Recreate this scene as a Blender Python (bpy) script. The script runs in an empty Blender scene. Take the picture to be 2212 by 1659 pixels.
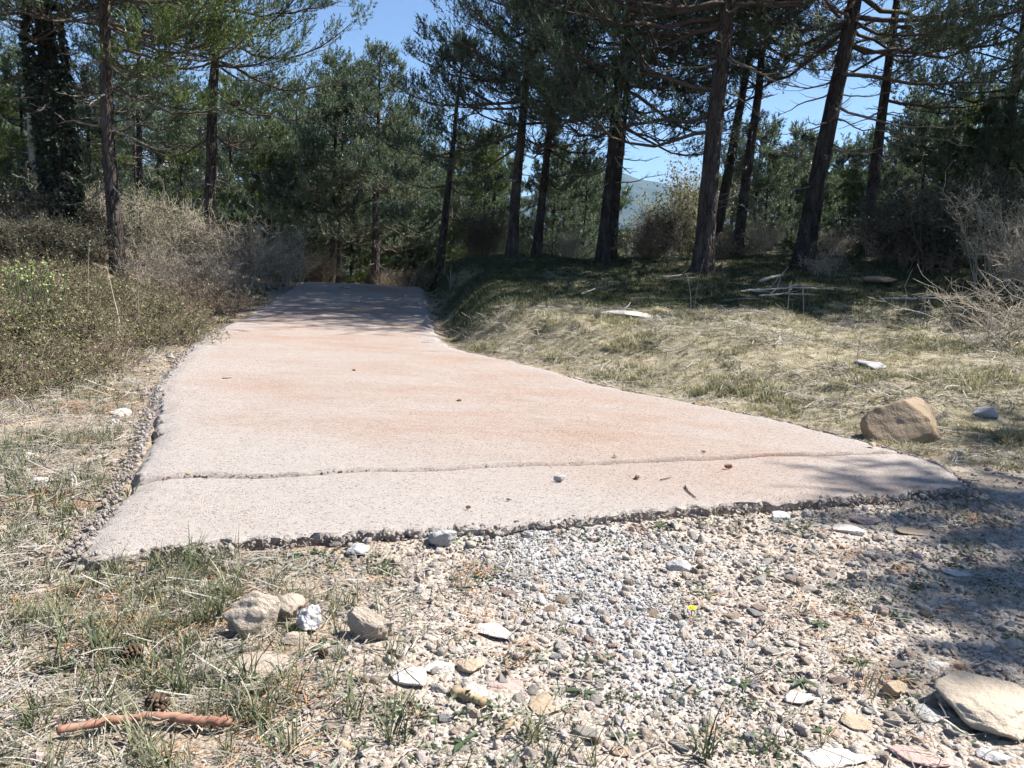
import bpy, math, numpy as np
from mathutils import Matrix, Vector

# ------------------------------------------------------------------ camera, sky, sun, exposure
scene = bpy.context.scene
COL = scene.collection
FPX, CAM_H = 780.0, 1.0
PITCH, ROLL = math.radians(8.9), math.radians(2.6)
SUN_AZ, SUN_EL = math.radians(80), math.radians(53)     # azimuth clockwise from the view direction (+Y)
cam_data = bpy.data.cameras.new('camera')
cam_data.sensor_width = 36.0
cam_data.lens = FPX / 1024 * 36.0
cam_data.clip_start, cam_data.clip_end = 0.05, 9000
cam = bpy.data.objects.new('camera', cam_data)
COL.objects.link(cam)
_c, _s = math.cos(ROLL), math.sin(ROLL)
_f = Vector((0, math.cos(PITCH), -math.sin(PITCH)))
_x = Vector((1, 0, 0)); _u = Vector((0, math.sin(PITCH), math.cos(PITCH)))
_r = _x * _c + _u * _s; _up = _u * _c - _x * _s
cam.matrix_world = Matrix(((_r.x, _up.x, -_f.x, 0), (_r.y, _up.y, -_f.y, 0), (_r.z, _up.z, -_f.z, CAM_H), (0, 0, 0, 1)))
scene.camera = cam

world = bpy.data.worlds.new('World'); scene.world = world; world.use_nodes = True
wt = world.node_tree; wt.nodes.clear()
sky = wt.nodes.new('ShaderNodeTexSky'); sky.sky_type = 'NISHITA'; sky.sun_disc = False
sky.sun_elevation = SUN_EL; sky.sun_rotation = SUN_AZ
sky.altitude = 900; sky.air_density = 1.0; sky.dust_density = 0.0; sky.ozone_density = 5.0
bg = wt.nodes.new('ShaderNodeBackground'); bg.inputs['Strength'].default_value = 0.062
wo = wt.nodes.new('ShaderNodeOutputWorld')
wt.links.new(sky.outputs[0], bg.inputs[0]); wt.links.new(bg.outputs[0], wo.inputs[0])

sun_l = bpy.data.lights.new('sun', 'SUN'); sun_l.energy = 5.0; sun_l.angle = math.radians(0.53); sun_l.color = (1.0, 0.955, 0.89)
sun = bpy.data.objects.new('sun', sun_l); COL.objects.link(sun)
SUN_DIR = Vector((math.cos(SUN_EL) * math.sin(SUN_AZ), math.cos(SUN_EL) * math.cos(SUN_AZ), math.sin(SUN_EL)))
sun.rotation_euler = SUN_DIR.to_track_quat('Z', 'Y').to_euler()
sun.location = (30, 10, 40)

scene.view_settings.view_transform = 'Standard'; scene.view_settings.look = 'None'
scene.view_settings.gamma = 1.0; scene.view_settings.use_curve_mapping = False
scene.view_settings.exposure = 1.48
cy = scene.cycles
cy.max_bounces = 6; cy.diffuse_bounces = 3; cy.glossy_bounces = 2; cy.transmission_bounces = 3; cy.transparent_max_bounces = 4
cy.volume_bounces = 0; cy.caustics_reflective = False; cy.caustics_refractive = False
cy.use_denoising = True; cy.use_adaptive_sampling = True; cy.adaptive_threshold = .02; cy.adaptive_min_samples = 16
cy.sample_clamp_indirect = 6

# ------------------------------------------------------------------ helpers
def sm(x, a, b):
    t = np.clip((np.asarray(x, float) - a) / (b - a), 0, 1); return t * t * (3 - 2 * t)

def _hash(ix, iy, seed):
    h = (ix.astype(np.int64) * 374761393 + iy.astype(np.int64) * 668265263 + seed * 1274126177) & 0xffffffff
    h = ((h ^ (h >> 13)) * 1274126177) & 0xffffffff
    h = h ^ (h >> 16)
    return (h & 0xffffff) / float(0xffffff)

def vn(x, y, seed=0):
    x = np.asarray(x, float); y = np.asarray(y, float)
    ix = np.floor(x); iy = np.floor(y); fx = x - ix; fy = y - iy
    fx = fx * fx * (3 - 2 * fx); fy = fy * fy * (3 - 2 * fy)
    ix = ix.astype(np.int64); iy = iy.astype(np.int64)
    a = _hash(ix, iy, seed); b = _hash(ix + 1, iy, seed); c = _hash(ix, iy + 1, seed); d = _hash(ix + 1, iy + 1, seed)
    return (a + (b - a) * fx) * (1 - fy) + (c + (d - c) * fx) * fy

def fbm(x, y, seed=0, o=4):
    s = 0; a = .5
    for i in range(o):
        s = s + a * (vn(x, y, seed + i * 17) - .5); x = x * 2.03; y = y * 2.03; a *= .5
    return s

def vn3(p, seed=0):
    return (vn(p[:, 0] + p[:, 2] * .73, p[:, 1] - p[:, 2] * .61, seed) + vn(p[:, 1] + p[:, 0] * .57, p[:, 2] + p[:, 1] * .35, seed + 5)) * .5

def mesh_np(name, V, T, mat=None, smooth=False, tint=None, attrs=None):
    V = np.ascontiguousarray(np.asarray(V, np.float32).reshape(-1, 3)); T = np.ascontiguousarray(np.asarray(T, np.int32))
    k = T.shape[1]
    me = bpy.data.meshes.new(name)
    me.vertices.add(len(V)); me.vertices.foreach_set('co', V.ravel())
    me.loops.add(T.size); me.loops.foreach_set('vertex_index', T.ravel())
    me.polygons.add(len(T)); me.polygons.foreach_set('loop_start', np.arange(0, T.size, k, dtype=np.int32))
    if smooth: me.polygons.foreach_set('use_smooth', np.ones(len(T), bool))
    me.update(calc_edges=True)
    attrs = dict(attrs or {})
    if tint is not None: attrs['tint'] = tint
    for an, av in attrs.items():
        a = me.attributes.new(an, 'FLOAT', 'POINT'); a.data.foreach_set('value', np.ascontiguousarray(av, np.float32).ravel())
    if mat: me.materials.append(mat)
    return me

def obj(name, me, parent=None, loc=None, label=None, cat=None, group=None, kind=None, rot=None, scale=None):
    o = bpy.data.objects.new(name, me); COL.objects.link(o)
    if parent: o.parent = parent
    if loc is not None: o.location = [float(q) for q in loc]
    if rot is not None: o.rotation_euler = [float(q) for q in rot]
    if scale is not None: o.scale = [float(q) for q in scale]
    if label: o['label'] = label
    if cat: o['category'] = cat
    if group: o['group'] = group
    if kind: o['kind'] = kind
    return o

class Geo:
    def __init__(s): s.V = []; s.T = []; s.A = []; s.n = 0
    def add(s, V, T, tint=None):
        V = np.asarray(V, float).reshape(-1, 3); T = np.asarray(T, np.int64).reshape(-1, 3)
        s.V.append(V); s.T.append(T + s.n); s.n += len(V)
        s.A.append(np.full(len(V), .5) if tint is None else np.broadcast_to(np.asarray(tint, float), (len(V),)))
    def mesh(s, name, mat, smooth=False):
        return mesh_np(name, np.concatenate(s.V), np.concatenate(s.T), mat, smooth, np.concatenate(s.A))

def nrm(a): return a / np.maximum(np.linalg.norm(a, axis=-1, keepdims=True), 1e-9)

def tubes(P, R, n=4):
    P = np.asarray(P, float); R = np.asarray(R, float)
    if P.ndim == 2: P = P[None]; R = R[None]
    B, K, _ = P.shape
    T = nrm(np.gradient(P, axis=1))
    mean = nrm(P[:, -1] - P[:, 0])
    ref = np.where(np.abs(mean[:, 2:3]) > .8, np.array([[1., 0, 0]]), np.array([[0, 0, 1.]]))[:, None, :]
    U = nrm(np.cross(T, np.broadcast_to(ref, T.shape))); W = np.cross(T, U)
    a = np.arange(n) * 2 * np.pi / n
    V = P[:, :, None] + R[:, :, None, None] * (np.cos(a)[:, None] * U[:, :, None] + np.sin(a)[:, None] * W[:, :, None])
    j = np.arange(n); k = np.arange(K - 1)
    a0 = k[:, None] * n + j; b0 = k[:, None] * n + (j + 1) % n
    q = np.stack([np.stack([a0, b0, b0 + n], -1), np.stack([a0, b0 + n, a0 + n], -1)], 2).reshape(-1, 3)
    F = (np.arange(B)[:, None, None] * K * n + q[None]).reshape(-1, 3)
    return V.reshape(-1, 3), F

def ico(sub):
    t = (1 + 5 ** .5) / 2
    V = [(-1, t, 0), (1, t, 0), (-1, -t, 0), (1, -t, 0), (0, -1, t), (0, 1, t), (0, -1, -t), (0, 1, -t), (t, 0, -1), (t, 0, 1), (-t, 0, -1), (-t, 0, 1)]
    F = [(0, 11, 5), (0, 5, 1), (0, 1, 7), (0, 7, 10), (0, 10, 11), (1, 5, 9), (5, 11, 4), (11, 10, 2), (10, 7, 6), (7, 1, 8), (3, 9, 4), (3, 4, 2), (3, 2, 6), (3, 6, 8), (3, 8, 9), (4, 9, 5), (2, 4, 11), (6, 2, 10), (8, 6, 7), (9, 8, 1)]
    V = [np.array(v) / np.linalg.norm(v) for v in V]
    for _ in range(sub):
        m = {}; F2 = []
        def mid(a, b):
            k = (min(a, b), max(a, b))
            if k not in m:
                p = V[a] + V[b]; V.append(p / np.linalg.norm(p)); m[k] = len(V) - 1
            return m[k]
        for a, b, c in F:
            ab, bc, ca = mid(a, b), mid(b, c), mid(c, a)
            F2 += [(a, ab, ca), (b, bc, ab), (c, ca, bc), (ab, bc, ca)]
        F = F2
    return np.array(V), np.array(F)
ICO = {k: ico(k) for k in (1, 2, 3, 4)}

def rock(seed, sub=2, cuts=9, rough=.05, depth=(.55, .95), freq=3.0):
    r = np.random.default_rng(seed)
    V, F = ICO[sub]; V = V.copy() * 1.15
    for i in range(cuts):
        n = nrm(r.normal(size=3)); d = r.uniform(*depth)
        V -= np.maximum(0, V @ n - d)[:, None] * n * .96
    off = r.uniform(0, 50, 3)
    nv = vn3(V * freq + off, seed) - .5 + .5 * (vn3(V * freq * 2.7 + off, seed + 3) - .5)
    V = V * (1 + rough * 2 * nv)[:, None]
    ext = np.abs(V).max(0); V /= ext
    return V, F

def rays(u, v):
    x = u - 512.; y = v - 384.
    xr = x * _c + y * _s; yr = -x * _s + y * _c
    return np.array([xr / FPX, math.cos(PITCH) - yr / FPX * math.sin(PITCH), -math.sin(PITCH) - yr / FPX * math.cos(PITCH)])

def at_depth(u, v, d):
    r = rays(u, v); return np.array([0, 0, CAM_H]) + r * (d / r[1])

K_ = 1024 / 2212.0          # photo notes were taken on a 2212 px wide view
def hit(xd, yd, onslab=False):
    r = rays(xd * K_, yd * K_); t = _ht
    P = np.array([0, 0, CAM_H]) + r[None] * t[:, None]
    z = slab_z(P[:, 1]) if onslab else hground(P[:, 0], P[:, 1], False)
    k = int(np.argmax(P[:, 2] <= z)) or len(t) - 1
    f = (P[k - 1, 2] - z[k - 1]) / max(1e-6, (P[k - 1, 2] - z[k - 1]) - (P[k, 2] - z[k]))
    p = P[k - 1] * (1 - f) + P[k] * f; p[2] = z[k - 1] * (1 - f) + z[k] * f
    return p
_ht = np.geomspace(.8, 45, 1400)

# ------------------------------------------------------------------ terrain functions (metres, z = 0 at the near ground)
LE = np.array([(-1.31, 2.28), (-1.45, 2.8), (-1.63, 3.3), (-1.85, 3.9), (-2.1, 4.5), (-2.4, 5.3), (-2.7, 6.2), (-2.98, 7.1), (-3.25, 8.0), (-3.6, 9.6), (-3.85, 11.2), (-4.15, 13), (-4.4, 15), (-4.6, 17), (-4.9, 18.5), (-5.4, 21), (-6.5, 25)])
RE = np.array([(2.2, 3.56), (2.26, 4.05), (2.12, 4.44), (1.82, 5.0), (1.31, 5.55), (.74, 6.22), (.2, 7.1), (-.28, 7.9), (-.72, 8.55), (-1.0, 9.9), (-1.2, 11.4), (-1.48, 13.1), (-1.75, 15), (-2.0, 16.6), (-2.2, 18.), (-2.6, 20.5), (-3.6, 25)])
ZQ_Y = np.array([0, 9, 10.5, 11.4, 13, 15, 16.8, 18, 20.5, 25, 40])
ZQ_Z = np.array([.063, .06, .045, .04, .12, .27, .37, .35, .1, -.7, -4])
_zy = np.linspace(0, 40, 801); _zz = np.interp(_zy, ZQ_Y, ZQ_Z)
_zz = np.convolve(np.pad(_zz, 12, mode='edge'), np.ones(25) / 25, 'valid')
def slab_z(y): return np.interp(y, _zy, _zz)
def xl(y): return np.interp(y, LE[:, 1], LE[:, 0])
def xr_(y): return np.interp(y, RE[:, 1], RE[:, 0])
def inslab(x, y, m=0.0):
    s = (x + 1.31) * -.336 + (y - 2.28) * .942
    return (s > -m) & (x > xl(y) - m) & ((x < xr_(y) + m) | (y < 3.5)) & (y < 26) & (x < 2.3 + m)

ZB_Y = [0, 3, 4, 5.4, 7, 9, 10, 13.5, 16, 18, 22, 30, 60, 150, 400]
ZB_Z = [0, 0, .04, .16, .32, .52, .58, .92, 1.2, 1.2, .4, -1.8, -10, -30, -60]
ZLB_Y = [0, 3, 5, 8, 12, 16, 20, 26, 40, 60, 150, 400]
ZLB_Z = [.0, .02, .1, .35, .78, .9, .8, 0, -3, -9, -30, -60]
ZR_Y = [0, 10.5, 11.4, 13, 15, 16.8, 18, 20.5, 25, 40, 60, 150, 400]
ZR_Z = [0, 0, 0, .07, .22, .32, .3, .05, -.75, -4, -10, -30, -60]
def hbase(x, y):
    x = np.asarray(x, float); y = np.asarray(y, float)
    yc = np.maximum(y, 0)
    zr = np.interp(yc, ZR_Y, ZR_Z)
    dl = xl(yc) - x; dr = x - xr_(yc)
    zb = np.interp(yc, ZB_Y, ZB_Z) + .055 * np.clip(x - 3, -3, 7) * sm(yc, 5, 12) * (1 - sm(yc, 18, 30))
    zl = np.interp(yc, ZLB_Y, ZLB_Z) + .02 * np.clip(dl - 4, 0, 8)
    z = zr + (zl - zr) * sm(dl, .35, 3.6) + (zb - zr) * sm(dr, .1, 1.0 + 1.4 * (1 - sm(yc, 6, 10)))
    z = z - .07 * np.exp(-((dr - .25) / .2) ** 2) * sm(yc, 8, 10)
    return z

def hground(x, y, detail=True):
    x = np.asarray(x, float); y = np.asarray(y, float)
    z = hbase(x, y)
    d = np.hypot(x, y); off = np.minimum(np.abs(x - xl(np.maximum(y, 0))), np.abs(x - xr_(np.maximum(y, 0))))
    amp = sm(d, 3, 9)
    z = z + fbm(x * .5, y * .5, 3) * .28 * amp * sm(off, 0, 1.5) + fbm(x * 1.7, y * 1.7, 9, 3) * (.10 + .10 * sm(x - xr_(np.maximum(y, 0)), .2, .8)) * (.35 + .65 * amp)
    z = z + fbm(x / 12., y / 12., 31, 4) * 2.5 * sm(d, 30, 80) + fbm(x / 80., y / 80., 41, 4) * 25 * sm(d, 120, 500)
    if detail:
        near = 1 - sm(d, 6, 14)
        z = z + near * (fbm(x * 9, y * 9, 21, 3) * .022 + fbm(x * 38, y * 38, 22, 2) * .009) + (1 - near) * fbm(x * 6, y * 6, 23, 2) * .03
    sf = np.hypot(np.maximum(-((x + 1.31) * -.336 + (y - 2.28) * .942), 0), np.maximum(np.maximum(-1.31 - x, x - 2.2), 0) * .8)
    z = z + .014 * np.exp(-(sf / .12) ** 2) * (1 - sm(y, 4, 5))
    ins = inslab(x, y, -.02) & (y < 25)
    z = np.where(ins, np.minimum(z, slab_z(y) - .13), np.where(inslab(x, y, .35), np.minimum(z, slab_z(y) - .024), z))
    return z

def seg_d(x, y, a, b):
    a = np.asarray(a); b = np.asarray(b); ab = b - a
    t = np.clip(((x - a[0]) * ab[0] + (y - a[1]) * ab[1]) / (ab @ ab), 0, 1)
    return np.hypot(x - a[0] - t * ab[0], y - a[1] - t * ab[1])
def m_gravel(x, y):
    s = (x + 1.31) * -.336 + (y - 2.28) * .942
    w = fbm(x * 1.6, y * 1.6, 51) * .9
    return sm(x + w, -.85, -.1) * (1 - sm(s + .15 * w, -.02, .12) * sm(x, 1.2, 2.3) * .5) * (1 - sm(y - .28 * x + w * .3, 3.3, 3.8)) * (1 - sm(x, 6, 8)) * (1 - .45 * sm(-(y + .5 * x) + w, -1.55, -1.2))
def m_crush(x, y):
    w = fbm(x * 3, y * 3, 57) * .35
    return 1 - sm(np.minimum(seg_d(x, y, (.05, 2.72), (.45, 1.85)) + w, seg_d(x, y, (.25, 2.8), (.9, 2.6)) + .15 + w), .02, .36)
def m_lawn(x, y):           # right-hand bank
    dr = x - xr_(np.maximum(y, 0))
    return sm(dr, .05, .5) * sm(y - .25 * x + fbm(x * 1.3, y * 1.3, 61) * .8, 3.2, 4.0)

# ------------------------------------------------------------------ materials
class NT:
    def __init__(s, name, kind='mat'):
        s.m = bpy.data.materials.new(name); s.m.use_nodes = True; s.t = s.m.node_tree; s.t.nodes.clear()
        s.out = s.n('ShaderNodeOutputMaterial')
    def n(s, typ, ins=None, **props):
        nd = s.t.nodes.new(typ)
        for k, v in props.items(): setattr(nd, k, v)
        for k, v in (ins or {}).items():
            sock = nd.inputs[k]
            if isinstance(v, bpy.types.NodeSocket): s.t.links.new(v, sock)
            elif isinstance(v, tuple) and len(v) == 3 and sock.type == 'RGBA': sock.default_value = (*v, 1)
            else: sock.default_value = v
        return nd
    def coord(s, which='Object', scale=None):
        c = s.n('ShaderNodeTexCoord').outputs[which]
        if scale: c = s.n('ShaderNodeMapping', {'Vector': c, 'Scale': scale}).outputs[0]
        return c
    def noise(s, vec, scale, detail=3, rough=.55): return s.n('ShaderNodeTexNoise', {'Vector': vec, 'Scale': scale, 'Detail': detail, 'Roughness': rough}).outputs[0]
    def voro(s, vec, scale, feature='F1', out=0): return s.n('ShaderNodeTexVoronoi', {'Vector': vec, 'Scale': scale}, feature=feature).outputs[out]
    def ramp(s, fac, stops, interp='LINEAR'):
        r = s.n('ShaderNodeValToRGB', {'Fac': fac}); e = r.color_ramp.elements; r.color_ramp.interpolation = interp
        while len(e) < len(stops): e.new(.5)
        for i, (p, c) in enumerate(stops): e[i].position = p; e[i].color = (*c, 1) if len(c) == 3 else c
        return r.outputs[0]
    def mix(s, fac, a, b, blend='MIX'):
        nd = s.n('ShaderNodeMix', data_type='RGBA', blend_type=blend)
        for sock, v in ((nd.inputs[0], fac), (nd.inputs[6], a), (nd.inputs[7], b)):
            if isinstance(v, bpy.types.NodeSocket): s.t.links.new(v, sock)
            elif isinstance(v, tuple): sock.default_value = (*v, 1)
            else: sock.default_value = v
        return nd.outputs[2]
    def math(s, op, a, b=0.0):
        nd = s.n('ShaderNodeMath', operation=op)
        for i, v in enumerate((a, b)):
            if isinstance(v, bpy.types.NodeSocket): s.t.links.new(v, nd.inputs[i])
            else: nd.inputs[i].default_value = v
        return nd.outputs[0]
    def attr(s, name, typ='GEOMETRY'): return s.n('ShaderNodeAttribute', attribute_name=name, attribute_type=typ)
    def rnd(s): return s.n('ShaderNodeObjectInfo').outputs['Random']
    def bump(s, h, strength=.5, dist=.01, normal=None):
        ins = {'Height': h, 'Strength': strength, 'Distance': dist}
        if normal: ins['Normal'] = normal
        return s.n('ShaderNodeBump', ins).outputs[0]
    def done(s, col, rough=.8, bump=None, spec=.3, translucent=0.0, tcol=None):
        ins = {'Base Color': col, 'Roughness': rough, 'Specular IOR Level': spec}
        if bump: ins['Normal'] = bump
        b = s.n('ShaderNodeBsdfPrincipled', ins).outputs[0]
        if translucent:
            t = s.n('ShaderNodeBsdfTranslucent', {'Color': tcol or col}).outputs[0]
            b = s.n('ShaderNodeMixShader', {0: translucent, 1: b, 2: t}).outputs[0]
        s.t.links.new(b, s.out.inputs[0]); return s.m

def m_needles(name, dark, light, warm=None):
    t = NT(name); ti = t.attr('tint').outputs['Fac']
    col = t.ramp(ti, [(0, dark), (.75, light), (1, warm or light)])
    col = t.mix(t.math('MULTIPLY', t.rnd(), .35), col, (light[0] * .6, light[1] * .75, light[2] * .5))
    return t.done(col, .5, None, .45, .33)
def m_leaf(name, a, b, c=None, rough=.5, tr=.25, spec=.4):
    t = NT(name); ti = t.attr('tint').outputs['Fac']
    return t.done(t.ramp(ti, [(0, a), (.6, b), (1, c or b)]), rough, None, spec, tr)
def m_bark(name, low, high, zf=(3, 7)):
    t = NT(name); v = t.coord('Object', (1, 1, .28)); n1 = t.noise(v, 9, 5); n2 = t.voro(v, 17, 'DISTANCE_TO_EDGE')
    z = t.n('ShaderNodeSeparateXYZ', {'Vector': t.coord('Object')}).outputs[2]
    f = t.n('ShaderNodeMapRange', {'Value': z, 'From Min': zf[0], 'From Max': zf[1]}).outputs[0]
    base = t.mix(f, low, high)
    col = t.mix(t.ramp(n2, [(0, (.85, .85, .85)), (.12, (0, 0, 0))]), base, (low[0] * .28, low[1] * .26, low[2] * .26))
    col = t.mix(t.ramp(n1, [(.42, (0, 0, 0)), (.75, (.8, .8, .8))]), col, (low[0] * 2.6, low[1] * 2.7, low[2] * 2.8))
    h = t.math('ADD', t.math('MULTIPLY', t.ramp(n2, [(0, (0, 0, 0)), (.2, (1, 1, 1))]), .7), n1)
    return t.done(col, .9, t.bump(h, .9, .03), .15)
def m_wood(name, a, b, scale=30):
    t = NT(name); v = t.coord('Object'); n = t.noise(v, scale, 4)
    return t.done(t.ramp(n, [(.3, a), (.7, b)]), .85, t.bump(n, .5, .004), .2)
def m_stone(name, a, b, dark=(.16, .13, .10), scale=14, objspace='Object', bumpd=.006):
    t = NT(name); v = t.coord(objspace)
    v = t.n('ShaderNodeVectorMath', {0: v, 1: t.n('ShaderNodeCombineXYZ', {0: t.math('MULTIPLY', t.rnd(), 37.), 1: t.math('MULTIPLY', t.rnd(), 11.)}).outputs[0]}, operation='ADD').outputs[0]
    n1 = t.noise(v, scale * .25, 4); n2 = t.noise(v, scale, 6, .7); n3 = t.noise(v, scale * 5, 3, .7)
    col = t.mix(t.ramp(n1, [(.35, (0, 0, 0)), (.65, (1, 1, 1))]), a, b)
    col = t.mix(t.ramp(n2, [(.28, (.75, .75, .75)), (.42, (0, 0, 0))]), col, dark)
    col = t.mix(t.ramp(n2, [(.6, (0, 0, 0)), (.8, (.5, .5, .5))]), col, (.50, .465, .42))
    h = t.math('ADD', n2, t.math('MULTIPLY', n3, .6))
    return t.done(col, .88, t.bump(h, 1.0, bumpd * 1.8), .2)

M = {}
M['needle_dark'] = m_needles('needles_dark', (.028, .046, .030), (.10, .138, .082), (.165, .195, .115))
M['needle_mid'] = m_needles('needles_mid', (.038, .062, .038), (.14, .182, .105), (.22, .25, .145))
M['needle_yellow'] = m_needles('needles_yellow', (.045, .075, .020), (.115, .155, .04), (.17, .19, .06))
M['bark'] = m_bark('bark', (.050, .041, .035), (.11, .066, .042))
M['bark_dark'] = m_bark('bark_dark', (.036, .030, .026), (.075, .048, .034))
M['twig'] = m_wood('twig_bark', (.045, .036, .030), (.115, .088, .068))
M['dead_twig'] = m_wood('dead_twig', (.12, .10, .085), (.28, .245, .21))
M['snag'] = m_wood('snag_wood', (.34, .32, .29), (.52, .49, .45), 12)
M['bramble_stem'] = m_wood('bramble_stem', (.09, .06, .045), (.24, .185, .14))
M['bare_stem'] = m_wood('bare_stem', (.25, .21, .165), (.50, .445, .37))
M['leaf_bramble'] = m_leaf('bramble_leaf', (.055, .07, .03), (.17, .185, .075), (.29, .275, .13))
M['leaf_dark'] = m_leaf('evergreen_leaf', (.014, .022, .012), (.038, .052, .026), (.075, .085, .05))
M['leaf_ivy'] = m_leaf('ivy_leaf', (.010, .018, .010), (.028, .042, .020), (.06, .08, .04))
M['leaf_spring'] = m_leaf('spring_leaf', (.06, .08, .02), (.15, .165, .035), (.25, .23, .05))
M['leaf_dry'] = m_leaf('dry_leaf', (.13, .10, .06), (.26, .215, .13), (.36, .31, .21))
M['leaf_weed'] = m_leaf('weed_leaf', (.05, .075, .035), (.095, .13, .065), (.17, .195, .125), .45)
M['leaf_hell'] = m_leaf('bract', (.16, .20, .06), (.26, .30, .12), (.36, .38, .20))
M['stone_pale'] = m_stone('limestone_pale', (.50, .465, .42), (.42, .375, .33))
M['stone_tan'] = m_stone('limestone_tan', (.36, .29, .215), (.30, .225, .155))
M['stone_flat'] = m_stone('limestone_cream', (.40, .345, .275), (.36, .29, .22), (.22, .16, .10), 10)
M['stone_pink'] = m_stone('limestone_pink', (.37, .275, .245), (.31, .22, .19))
M['stone_grey'] = m_stone('concrete_grey', (.40, .39, .385), (.30, .295, .29), (.12, .115, .11))
M['stone_red'] = m_stone('stone_red', (.26, .14, .09), (.20, .10, .06))
M['stone_brown'] = m_stone('boulder_brown', (.29, .225, .155), (.20, .145, .095), (.09, .065, .045), 9)
M['conc_lump'] = m_stone('concrete_lump', (.43, .365, .30), (.36, .295, .235), (.15, .11, .08), 40)
M['cliff'] = m_stone('cliff_stone', (.46, .44, .41), (.34, .32, .29), (.10, .10, .09), 3, 'Object', .1)
M['red_branch'] = m_wood('red_branch', (.20, .085, .055), (.36, .22, .16), 22)
M['grey_stick'] = m_wood('grey_stick', (.22, .19, .165), (.42, .38, .33), 40)
M['pale_stick'] = m_wood('pale_stick', (.42, .36, .29), (.58, .52, .44), 40)
M['rotten_wood'] = m_wood('rotten_wood', (.10, .065, .04), (.40, .30, .19), 25)
M['cone'] = m_wood('cone_scale', (.055, .033, .024), (.13, .08, .055), 60)
M['petal'] = NT('petal').done((.85, .62, .01), .5, None, .2, .2)
def m_grass(name, stops, tr=.25):
    t = NT(name); r = t.math('ADD', t.math('MULTIPLY', t.rnd(), .55), t.math('MULTIPLY', t.attr('tint').outputs['Fac'], .45))
    return t.done(t.ramp(r, stops), .6, None, .3, tr)
M['grass'] = m_grass('grass_blade', [(0, (.028, .045, .018)), (.35, (.068, .09, .036)), (.6, (.16, .165, .085)), (1, (.38, .35, .26))])
M['lawn'] = m_grass('bank_grass', [(0, (.085, .09, .035)), (.3, (.185, .18, .08)), (.6, (.31, .285, .165)), (1, (.46, .42, .32))])
M['shade_tinted_grass'] = m_grass('shade_tinted_bank_grass', [(0, (.022, .036, .012)), (.5, (.05, .068, .024)), (.85, (.10, .105, .045)), (1, (.18, .16, .09))])  # bank grass under the trees: greener, with their shade darkened into the colour
M['straw'] = m_grass('dead_straw', [(0, (.14, .12, .095)), (.5, (.28, .255, .215)), (1, (.44, .415, .37))], .15)
M['needle_litter'] = m_grass('needle_litter', [(0, (.20, .10, .05)), (.5, (.36, .20, .10)), (1, (.46, .31, .19))], .1)
def m_pebble(name, stops):
    t = NT(name); r = t.rnd(); n = t.noise(t.coord('Object'), 2.5, 5, .7)
    col = t.mix(.25, t.ramp(r, stops), t.ramp(n, [(.3, (.22, .18, .15)), (.7, (.55, .51, .47))]))
    return t.done(col, .9, t.bump(n, .6, .15), .2)
M['pebble'] = m_pebble('pebble', [(0, (.24, .165, .12)), (.10, (.40, .31, .235)), (.40, (.49, .425, .36)), (.75, (.545, .50, .45)), (.9, (.42, .32, .275)), (1, (.55, .52, .50))])
M['crumb'] = m_pebble('crumb', [(0, (.36, .35, .34)), (.5, (.53, .52, .51)), (1, (.64, .635, .63))])
M['crumb_warm'] = m_pebble('crumb_warm', [(0, (.24, .18, .14)), (.5, (.38, .335, .295)), (1, (.47, .44, .41))])

def ground_material():
    t = NT('ground_soil'); v = t.coord('Object')
    n0 = t.noise(v, 1.3, 5); n1 = t.noise(v, 9, 5, .65); n2 = t.noise(v, 60, 4, .7); n3 = t.voro(v, 75); vo = t.voro(v, 75, 'F1', 1)
    soil = t.mix(t.ramp(n1, [(.35, (0, 0, 0)), (.65, (1, 1, 1))]), (.20, .15, .11), (.34, .27, .205))
    litter = t.mix(t.ramp(n2, [(.38, (0, 0, 0)), (.62, (1, 1, 1))]), (.115, .085, .06), (.38, .315, .235))
    peb = t.mix(t.n('ShaderNodeSeparateColor', {0: vo}).outputs[0], (.26, .21, .165), (.46, .41, .36))
    crush = t.mix(t.n('ShaderNodeSeparateColor', {0: vo}).outputs[1], (.24, .23, .22), (.42, .41, .405))
    lawn = t.mix(t.ramp(n1, [(.35, (0, 0, 0)), (.65, (1, 1, 1))]), (.15, .13, .075), (.34, .295, .215))
    col = t.mix(t.ramp(n0, [(.4, (0, 0, 0)), (.6, (1, 1, 1))]), litter, soil)
    col = t.mix(t.attr('gravel').outputs['Fac'], col, peb)
    col = t.mix(t.attr('crush').outputs['Fac'], col, crush)
    col = t.mix(t.attr('lawn').outputs['Fac'], col, lawn)
    col = t.mix(t.attr('moss_shade').outputs['Fac'], col, t.mix(t.ramp(n1, [(.35, (0, 0, 0)), (.65, (1, 1, 1))]), (.032, .04, .016), (.085, .08, .045)))  # mossy green under the trees plus their shade, painted into the soil colour
    col = t.mix(t.attr('far').outputs['Fac'], col, t.mix(t.ramp(t.noise(v, .12, 6), [(.4, (0, 0, 0)), (.6, (1, 1, 1))]), (.04, .055, .025), (.10, .10, .05)))
    h = t.math('ADD', t.math('MULTIPLY', n3, -1.), n2)
    return t.done(col, .95, t.bump(h, .8, .012), .1)
M['ground'] = ground_material()

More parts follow.
